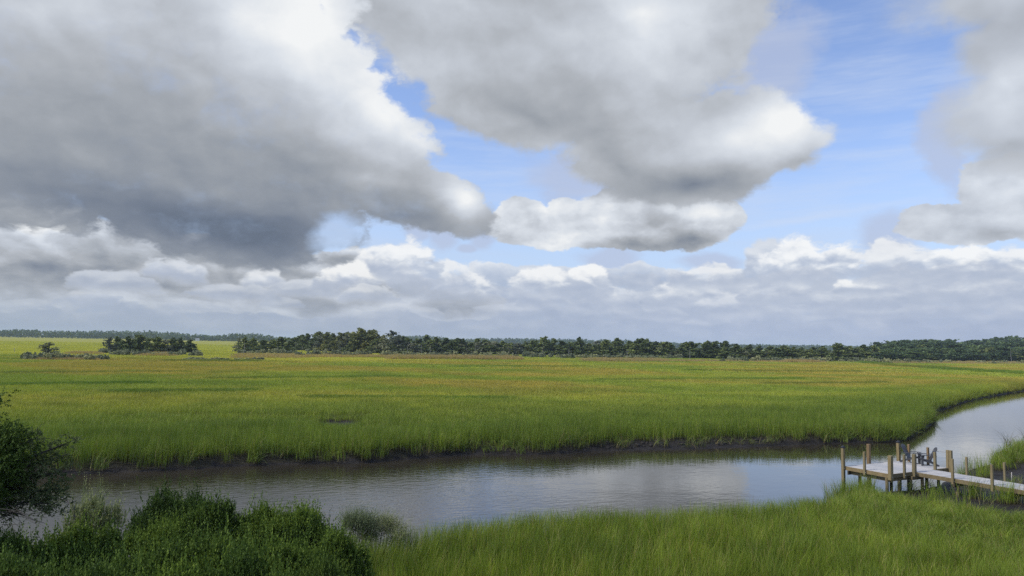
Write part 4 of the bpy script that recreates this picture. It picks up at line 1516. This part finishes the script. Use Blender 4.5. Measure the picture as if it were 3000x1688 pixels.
# ------------------------------------------------------------------ mud clods, fallen stems, reeds in the water
def build_bank_details():
    m, g, out = new_mat('peat')
    pos = g.node('ShaderNodeNewGeometry').outputs['Position']
    n = g.noise(pos, 9., 4., .6)
    b = bsdf(g, out, g.mix(n, (.014, .012, .010), (.050, .043, .036)), .75, Specular_IOR_Level=.2)
    bump(g, b, n, .8, .03)
    S = []
    for k in range(4):
        R = np.random.default_rng(400 + k)
        bm = bmesh.new()
        bmesh.ops.create_icosphere(bm, subdivisions=2, radius=.5)
        ph = R.random(3) * 9
        for q in bm.verts:
            s = 1 + .28 * math.sin(5 * q.co.x + ph[0]) * math.cos(6 * q.co.y + ph[1]) + .22 * math.sin(8 * q.co.z + ph[2]) + .08 * R.normal()
            q.co = q.co * s
            q.co.z *= .75
        me = bpy.data.meshes.new('clod')
        bm.to_mesh(me)
        bm.free()
        me.materials.append(m)
        S.append(bpy.data.objects.new('clod', me))
    x, y = jgrid(-24, 48, 34, 84, .30)
    z, sd, mud = land(x, y)
    far = y > seg_y(x) - 4
    p = np.where((x > 5) & (x < 19.5), .85, .12) * far
    near = (~far) & (x > 14)
    p = np.where(near, .02, p)
    k = (sd > .45) & (sd < 3.0) & (rng.random(len(x)) < p) & (mud > .35)
    x, y, z = x[k], y[k], z[k]
    n_ = len(x)
    sc = .10 + .26 * rng.random(n_) ** 2
    scatter('peat_clods', S, np.stack([x, y, z - .02], -1), sc, rng.random(n_), rng.integers(0, 4, n_), .5)

    # bent and fallen stems hanging over the bank
    md = grass_mat('fallen_cordgrass', .12, (.8, .82, .8))
    S = [grass_source('t', md, 22, .25, .45, .95, .016, .9, 4, 500 + k, droop=2.2, wind=(.55, 0)) for k in range(4)]
    x, y = jgrid(-34, 60, 30, 100, .5)
    z, sd, mud = land(x, y)
    far = y > seg_y(x) - 4
    near = (~far) & (x > 13)
    k = (((sd > .15) & (sd < 1.2) & far & (x < 26) & (rng.random(len(x)) < .42)) | (far & (x >= 26) & (sd > -.1) & (sd < .75)) | (near & (sd > .3) & (sd < 5) & (mud > .35) & (mud < .9) & (rng.random(len(x)) < .10)))
    x, y, z = x[k], y[k], z[k]
    n_ = len(x)
    scatter('fallen_stems', S, np.stack([x, y, z + .02], -1), .8 + .5 * rng.random(n_), .3 + .5 * rng.random(n_), rng.integers(0, 4, n_), .3)

    # green stems hanging over the water on the left and where the creek turns away
    S = [grass_source('t', grass_mat('hanging_cordgrass', 0., (.95, 1.0, .95), .6, .12), 34, .30, .7, 1.2, .018, .75, 4, 560 + k, droop=2.0, wind=(.35, 0)) for k in range(4)]
    x, y = jgrid(-30, 100, 34, 140, .5)
    z, sd, mud = land(x, y)
    k = (y > seg_y(x) - 4) & ((x > 22.5) | ((x < 4) & (rng.random(len(x)) < .45))) & (sd > -.05) & (sd < .9) & in_view(x, y, 3.)
    x, y, z = x[k], y[k], z[k]
    n_ = len(x)
    scatter('hanging_grass', S, np.stack([x, y, np.maximum(z, .02)], -1), .8 + .4 * rng.random(n_), .3 + .5 * rng.random(n_), rng.integers(0, 4, n_), .25)

    # sparse taller tufts: in the shallows by the dock, and reeds leaning over the water further right
    S = [grass_source('t', GM, 30, .28, .6, 1.2, .014, .28, 4, 520 + k) for k in range(3)]
    P = []
    for cx, cy, rx, ry, nn in [(15.6, 34.0, .9, .7, 26), (16.6, 34.6, .45, .4, 9), (24.6, 39.2, 1.2, .5, 7), (27.2, 41.8, 1.5, .7, 12), (22.9, 37.9, .5, .4, 4), (17.9, 30.6, 1., .5, 6), (22.3, 31.0, 1.2, .6, 8), (20.1, 32.3, .25, .25, 3), (31.5, 45.4, 1.8, 1.3, 40), (33.6, 47.6, 1.6, 1.4, 40), (21.0, 31.2, .7, .5, 7)]:
        for k in range(nn):
            a, r = rng.random() * 6.283, math.sqrt(rng.random())
            X, Y = cx + rx * r * math.cos(a), cy + ry * r * math.sin(a)
            P.append((X, Y, max(ground_z(X, Y), -.25) - .03))
    n_ = len(P)
    scatter('shore_grass', S, np.array(P), .85 + .3 * rng.random(n_), .3 + .5 * rng.random(n_), rng.integers(0, 3, n_), .15)
    S = [grass_source('t', grass_mat('bare_reeds', .55, (.6, .6, .6)), 16, .22, .8, 1.5, .022, .8, 4, 540 + k, droop=.4, wind=(-.1, -.1)) for k in range(2)]
    P = [(36.2, 53.9, -.1), (36.6, 54.2, -.1), (39.8, 57.0, .0), (40.3, 57.2, .0), (40.1, 56.6, .0), (42.8, 60.4, 0), (43.2, 60.8, 0), (43.6, 61.4, 0), (43.0, 61.0, 0)]
    scatter('leaning_reeds', S, np.array(P), np.ones(len(P)), np.full(len(P), .5), rng.integers(0, 2, len(P)), .1)


build_bank_details()

# ------------------------------------------------------------------ bushes below the house
M_BUSH = leaf_mat('bush_leaves', (.028, .056, .010), (.130, .195, .032), .3, 3.4)
M_BUSH2 = leaf_mat('dark_bush_leaves', (.022, .044, .010), (.085, .135, .026), .25, 3.4)
M_SAGE = leaf_mat('sage_leaves', (.11, .135, .060), (.230, .265, .120), .3, 3.)
M_TAN = leaf_mat('dry_tips', (.22, .19, .13), (.36, .31, .22), .2, 4.)
M_TWIG = bark_mat('twig_bark', (.10, .088, .075), (.22, .20, .18))


def shoots(R, base, d, length, n_leaf, leaf, spread=.75):
    """small-leaved shoots: one per base point, pointing along d"""
    n = len(base)
    t = np.linspace(.08, 1., n_leaf)[None, :, None]
    bendy = R.normal(size=(n, 1, 3)) * .25
    ax = d[:, None, :] + bendy * t
    c = base[:, None, :] + ax * t * length[:, None, None]
    out = R.normal(size=(n, n_leaf, 3))
    out -= (out * d[:, None, :]).sum(-1, keepdims=True) * d[:, None, :]
    out /= np.linalg.norm(out, axis=-1, keepdims=True) + 1e-9
    ld = d[:, None, :] * (1 - spread * .5) + out * spread
    ld /= np.linalg.norm(ld, axis=-1, keepdims=True)
    sd_ = np.cross(ld, out + .6 * R.normal(size=ld.shape))
    sd_ /= np.linalg.norm(sd_, axis=-1, keepdims=True) + 1e-9
    s = leaf * (1.15 - .5 * t) * (.7 + .6 * R.random((n, n_leaf, 1)))
    w = s * .34
    V = np.stack([c, c + ld * s * .5 + sd_ * w, c + ld * s, c + ld * s * .45 - sd_ * w], 2).reshape(-1, 3)
    rnd = np.repeat((.55 * R.random((n, 1)) + .45 * np.broadcast_to(t[0, :, 0], (n, n_leaf))).ravel(), 4)
    return V, rnd


def bush_mesh(seed, mat, lobes=14, n=200, leaf=.050, upw=.9, length=(.12, .24), h=1.):
    """about 2 m across and h*1.7 m high"""
    R = np.random.default_rng(seed)
    Vs, rn, stems = [], [], []
    for k in range(lobes):
        a = R.random() * 6.283
        r = .72 * math.sqrt(R.random()) if k else 0
        cz = h * (1.12 - .50 * r * r + .09 * R.normal())
        c = np.array([r * math.cos(a), r * math.sin(a), cz])
        rad = np.array([.30, .30, .30]) * (.7 + .6 * R.random())
        m = int(n * (.7 + .6 * R.random()))
        u = R.normal(size=(m, 3))
        u /= np.linalg.norm(u, axis=1)[:, None]
        u[:, 2] = np.where(u[:, 2] < -.35, -u[:, 2], u[:, 2])
        b = c + u * rad * (.55 + .45 * R.random((m, 1)) ** .5)
        d = u * .8 + np.array([0, 0, upw]) + R.normal(size=(m, 3)) * .28
        d /= np.linalg.norm(d, axis=1)[:, None]
        L = length[0] + (length[1] - length[0]) * R.random(m) ** 2
        V, q = shoots(R, b, d, L, 11, leaf)
        Vs.append(V)
        rn.append(q)
        foot = np.array([.18 * R.normal(), .18 * R.normal(), -.25])
        e = c + np.array([0, 0, .22]) + R.normal(size=(7, 3)) * np.array([.2, .2, .05])      # long leading shoots that break the outline
        d = np.array([0, 0, 1.]) + R.normal(size=(7, 3)) * .38
        d /= np.linalg.norm(d, axis=1)[:, None]
        V, q = shoots(R, e, d, .22 + .25 * R.random(7), 16, leaf * .9, .6)
        Vs.append(V)
        rn.append(np.minimum(q + .2, 1))
        stems.append(tube([foot, foot * .4 + c * .5, c], [.035, .022, .010], 5))
        for j in range(4):
            e = c + u[j] * rad * 1.05
            stems.append(tube([c, (c + e) / 2 + .03 * R.normal(size=3), e], [.010, .007, .003], 4))
    # leaves low on the flanks so that the bush closes to the ground
    m = int(n * 1.9)
    a = R.random(m) * 6.283
    rr = .62 + .38 * R.random(m)
    b = np.stack([rr * np.cos(a), rr * np.sin(a), h * (.0 + .95 * R.random(m))], -1)
    d = np.stack([np.cos(a), np.sin(a), .7 + .6 * R.random(m)], -1) + R.normal(size=(m, 3)) * .3
    d /= np.linalg.norm(d, axis=1)[:, None]
    V, q = shoots(R, b, d, length[0] + (length[1] - length[0]) * R.random(m) ** 2, 11, leaf)
    Vs.append(V)
    rn.append(q)
    V = np.concatenate(Vs)
    me = mesh_np('foliage', V, np.arange(len(V)).reshape(-1, 4))
    attr(me, 'rnd', np.concatenate(rn))
    me.materials.append(mat)
    v, f = join(stems)
    sm = mesh_np('stems', v, f, True)
    sm.materials.append(M_BARK)
    return me, sm


def twig(par, local, h, seed, mat=None):
    R = np.random.default_rng(seed)
    top = np.array([.25 * h * R.normal(), .1 * h * R.normal(), h])
    parts = [tube([(0, 0, -.3), top * .5 + .05 * R.normal(size=3), top], [.012, .009, .003], 4)]
    for k in range(4):
        t = .35 + .5 * R.random()
        b = top * t
        e = b + np.array([R.normal() * .16 * h, R.normal() * .1 * h, .22 * h])
        parts.append(tube([b, (b + e) / 2 + .02 * R.normal(size=3), e], [.007, .005, .002], 4))
    v, f = join(parts)
    c = link('twig', mesh_np('twig', v, f), mat or M_TWIG, par)
    c.location = local
    return c


BUSHES = [bush_mesh(600 + k, M_BUSH) for k in range(4)]
BUSHES_D = [bush_mesh(610 + k, M_BUSH2, 12, 210, .046, .7, (.12, .24)) for k in range(2)]


def put_bush(px, ptop, dist, width, label, kinds, group=None, hmax=1.62):
    x, y, zt = at_y(px, ptop, dist)
    z0 = ground_z(x, y)
    fol, sm = kinds[rng.integers(len(kinds))]
    o = empty('bush', (x, y, z0), rng.random() * 6.283)
    tag(o, label, 'bush', group)
    s = (zt - z0) / hmax
    for nm, me in (('foliage', fol), ('stems', sm)):
        c = bpy.data.objects.new(nm, me)
        C.objects.link(c)
        c.parent = o
        c.scale = (width / 2, width / 2, s)
    return o


G1 = 'green bushes massed at the lower left'
B1 = put_bush(492, 1440, 17., 1.9, 'dark bush with a rounded crown rising highest from the bush mass, against the water', BUSHES_D)
B0 = put_bush(572, 1452, 16.8, 1.5, 'smaller dark crown at the right shoulder of the highest bush, with a pale bare stem', BUSHES_D)
B2 = put_bush(600, 1476, 16.4, 2.0, 'leafy bush just right of and below the highest dark crown', BUSHES)
B3 = put_bush(742, 1487, 16.6, 1.9, 'leafy bush at the back of the mass, second hump right of the highest crown', BUSHES)
B4 = put_bush(848, 1484, 16.8, 1.9, 'leafy bush at the back of the mass with bare forked twigs above it', BUSHES)
B5 = put_bush(915, 1512, 16.6, 1.5, 'leafy bush at the back of the mass, left of the grey-green feathery bushes', BUSHES)
B6 = put_bush(985, 1562, 14.8, 1.7, 'leafy bush at the right end of the mass, bordering the bright grass', BUSHES)
for px, top, d, w, lab, kk in [
    (470, 1535, 15.5, 1.8, 'bush below and left of the highest dark crown', BUSHES), (262, 1552, 14.2, 1.8, 'bush below the small grey leafless-branched shrub', BUSHES), (170, 1545, 14., 2.0, 'bush right of the dark tree at the left edge, below its bare twigs', BUSHES),
    (40, 1560, 13.4, 2.0, 'bush at the left edge, under the dark tree', BUSHES_D), (400, 1618, 12.4, 2.0, 'bush in the middle row of the mass, left of centre', BUSHES), (560, 1570, 13.2, 2.0, 'bush in the middle row, straight below the highest dark crown', BUSHES),
    (700, 1568, 13.4, 2.0, 'bush in the middle row of the mass, right of centre', BUSHES), (860, 1580, 13.3, 1.9, 'bush in the middle row, second from the bright grass', BUSHES), (950, 1640, 12.6, 1.4, 'bush in the middle row next to the bright grass', BUSHES_D),
    (110, 1640, 10.6, 1.9, 'nearest bush in the lower left corner', BUSHES), (290, 1650, 10.6, 1.9, 'nearest bush at the bottom edge, second from the left corner', BUSHES_D), (480, 1655, 10.8, 1.8, 'nearest bush at the bottom edge, left of the middle of the mass', BUSHES),
    (690, 1625, 11.4, 1.7, 'nearest bush at the bottom edge with pale upright shoots', BUSHES), (850, 1655, 11., 1.6, 'nearest bush at the bottom edge, close to the bright grass', BUSHES_D), (-60, 1600, 12., 2., 'bush cut by the left edge, in front of the dark tree', BUSHES_D)]:
    put_bush(px, top, d, w, lab, kk, None)
twig(B4, (-.1, .1, 1.35), .55, 1)
twig(B4, (.25, 0, 1.35), .5, 2)
twig(B3, (.5, .2, 1.3), .4, 3)
twig(B5, (-.3, 0, 1.25), .62, 4)
twig(B5, (.1, .2, 1.2), .55, 5)
twig(B0, (-.2, .1, 1.45), .5, 6, M_DEAD)
twig(B1, (-.5, 0, 1.35), .5, 7)
twig(B2, (.6, .3, 1.35), .5, 8)

# feathery grey-green bushes by the water, the right one with dry tan tips
SAGE = [bush_mesh(630 + k, M_SAGE, 8, 150, .035, 1.9, (.30, .62)) for k in range(2)]
s1 = put_bush(1030, 1506, 21.4, 1.9, 'feathery grey-green bush at the water, between the leafy bushes and the tan-tipped one', SAGE[:1])
s2 = put_bush(1122, 1520, 21.8, 1.8, 'feathery grey-green bush with dry tan tips beside the bright grass', SAGE[1:])
R_ = np.random.default_rng(77)
b_ = np.stack([R_.normal(size=220) * .42, R_.normal(size=220) * .42, .9 + .35 * R_.random(220)], -1)
d_ = np.array([.1, 0, 1.]) + R_.normal(size=(220, 3)) * .25
d_ /= np.linalg.norm(d_, axis=1)[:, None]
V_, q_ = shoots(R_, b_, d_, .25 + .4 * R_.random(220), 9, .03, .5)
me_ = mesh_np('dry_tips', V_, np.arange(len(V_)).reshape(-1, 4))
attr(me_, 'rnd', q_)
tp = link('dry_tips', me_, M_TAN, s2)
tp.location = (0, 0, .12)
tp.scale = (.75, .75, .8)

# small open shrub with a dead branch, in front of the water on the left
s3 = put_bush(268, 1438, 17.6, 1.5, 'small open grey-green shrub with a bare dead branch, before the water on the left', [bush_mesh(640, M_SAGE, 9, 75, .05, .8, (.12, .28))])
base_z = s3.location.z


def px_path(pts, dist, origin):
    return [tuple(Vector(at_y(a, b, dist)) - Vector(origin)) for a, b in pts]


s3.rotation_euler = (0, 0, 0)
parts = [tube(px_path([(222, 1530), (218, 1495), (208, 1476), (190, 1466), (172, 1458), (158, 1450)], 17.4, s3.location), [.05, .045, .036, .025, .014, .005], 5),
         tube(px_path([(208, 1476), (214, 1462), (213, 1450)], 17.4, s3.location), [.02, .012, .004], 4), tube(px_path([(172, 1458), (163, 1447), (157, 1432)], 17.35, s3.location), [.012, .008, .003], 4)]
v, f = join(parts)
link('dead_branch', mesh_np('dead_branch', v, f, True), M_TWIG, s3)


# ------------------------------------------------------------------ dark cedar at the left edge
def build_edge_tree():
    R = np.random.default_rng(88)
    D = 13.
    tx, ty, _ = at_y(-110, 1500, D)
    gz = ground_z(tx, ty)
    o = empty('cedar_tree', (tx, ty, gz))
    tag(o, 'large dark cedar at the left edge with feathery boughs over the water', 'tree')
    O = Vector((tx, ty, gz))

    def P(px, py, d=D):
        return np.array(Vector(at_y(px, py, d)) - O)
    tp = P(-60, 1120)
    trunk = [tube([(0, 0, -.3), (.05, .02, 1.2), tuple(tp * .6 + np.array([.05, 0, 0])), tuple(tp)], [.17, .14, .09, .02], 8)]
    dense, feather = [], []
    for a, b, d, n, s in [((-90, 1320), (-25, 1255), 13, 90, .10), ((-90, 1340), (15, 1278), 12.8, 130, .12), ((-90, 1360), (48, 1312), 13.2, 130, .12), ((-90, 1400), (40, 1345), 12.7, 130, .14), ((-90, 1430), (20, 1390), 13.2, 120, .14),
                          ((-90, 1470), (5, 1430), 12.8, 110, .14), ((-90, 1500), (-10, 1475), 13.1, 90, .14), ((-60, 1240), (0, 1160), 13, 9, .03)]:
        p0, p1 = P(*a, 13), P(*b, d)
        trunk.append(tube([p0, (p0 + p1) / 2 + [0, 0, .08], p1], [.045, .03, .008], 5))
        t = R.random(n) ** .7
        c = p0 + (p1 - p0) * t[:, None] + R.normal(size=(n, 3)) * np.array([s, s * 1.6, s * .75])
        dense.append(c)
    for a, m, b, d, n in [((-60, 1400), (90, 1340), (212, 1292), 13.4, 34), ((-60, 1420), (60, 1372), (200, 1330), 13.6, 34), ((-70, 1450), (90, 1400), (185, 1382), 13.3, 40), ((-70, 1480), (80, 1440), (185, 1432), 13.2, 40),
                          ((-70, 1500), (80, 1470), (170, 1478), 13.0, 34), ((-70, 1440), (60, 1430), (150, 1510), 13.3, 24), ((-60, 1380), (40, 1320), (120, 1275), 13.5, 24)]:
        p0, pm, p1 = P(*a, 13), P(*m, (13 + d) / 2), P(*b, d)
        trunk.append(tube([p0, pm, p1], [.045, .026, .006], 5))
        t = .25 + .75 * R.random(n)
        base = np.where(t[:, None] < .5, p0 + (pm - p0) * t[:, None] * 2, pm + (p1 - pm) * (t[:, None] * 2 - 1))
        feather.append(base + R.normal(size=(n, 3)) * np.array([.06, .14, .05]))
        for k in range(9):
            e = base[k] + R.normal(size=3) * np.array([.16, .2, .12])
            trunk.append(tube([base[k], (base[k] + e) / 2 + .02 * R.normal(size=3), e], [.008, .005, .002], 4))
    # bare twigs low down
    for k in range(34):
        p0 = P(-60 + 70 * R.random(), 1500 + 20 * R.normal(), 13 + .4 * R.normal())
        p1 = P(20 + 130 * R.random(), 1500 + 26 * R.normal(), 13 + .5 * R.normal())
        trunk.append(tube([p0, (p0 + p1) / 2 + [0, 0, .10 * R.random()], p1], [.006, .004, .002], 4))
    v, f = join(trunk)
    link('trunk', mesh_np('trunk', v, f, True), M_BARK, o)
    for nm, cs, L, mat, nl in (('crown', dense, (.10, .22), M_BUSH2, 12), ('feathery_boughs', feather, (.10, .24), leaf_mat('cedar_sprays', (.06, .082, .030), (.135, .165, .062), .3, 3.), 13)):
        b = np.concatenate(cs)
        k = 5 if nm == 'crown' else 3
        b = np.repeat(b, k, 0) + R.normal(size=(len(b) * k, 3)) * .05
        d = np.array([.30, 0, .25]) + R.normal(size=b.shape) * .6
        d /= np.linalg.norm(d, axis=1)[:, None]
        V, q = shoots(R, b, d, L[0] + (L[1] - L[0]) * R.random(len(b)), nl, .042, .7)
        me = mesh_np(nm, V, np.arange(len(V)).reshape(-1, 4))
        attr(me, 'rnd', q)
        link(nm, me, mat, o)


build_edge_tree()
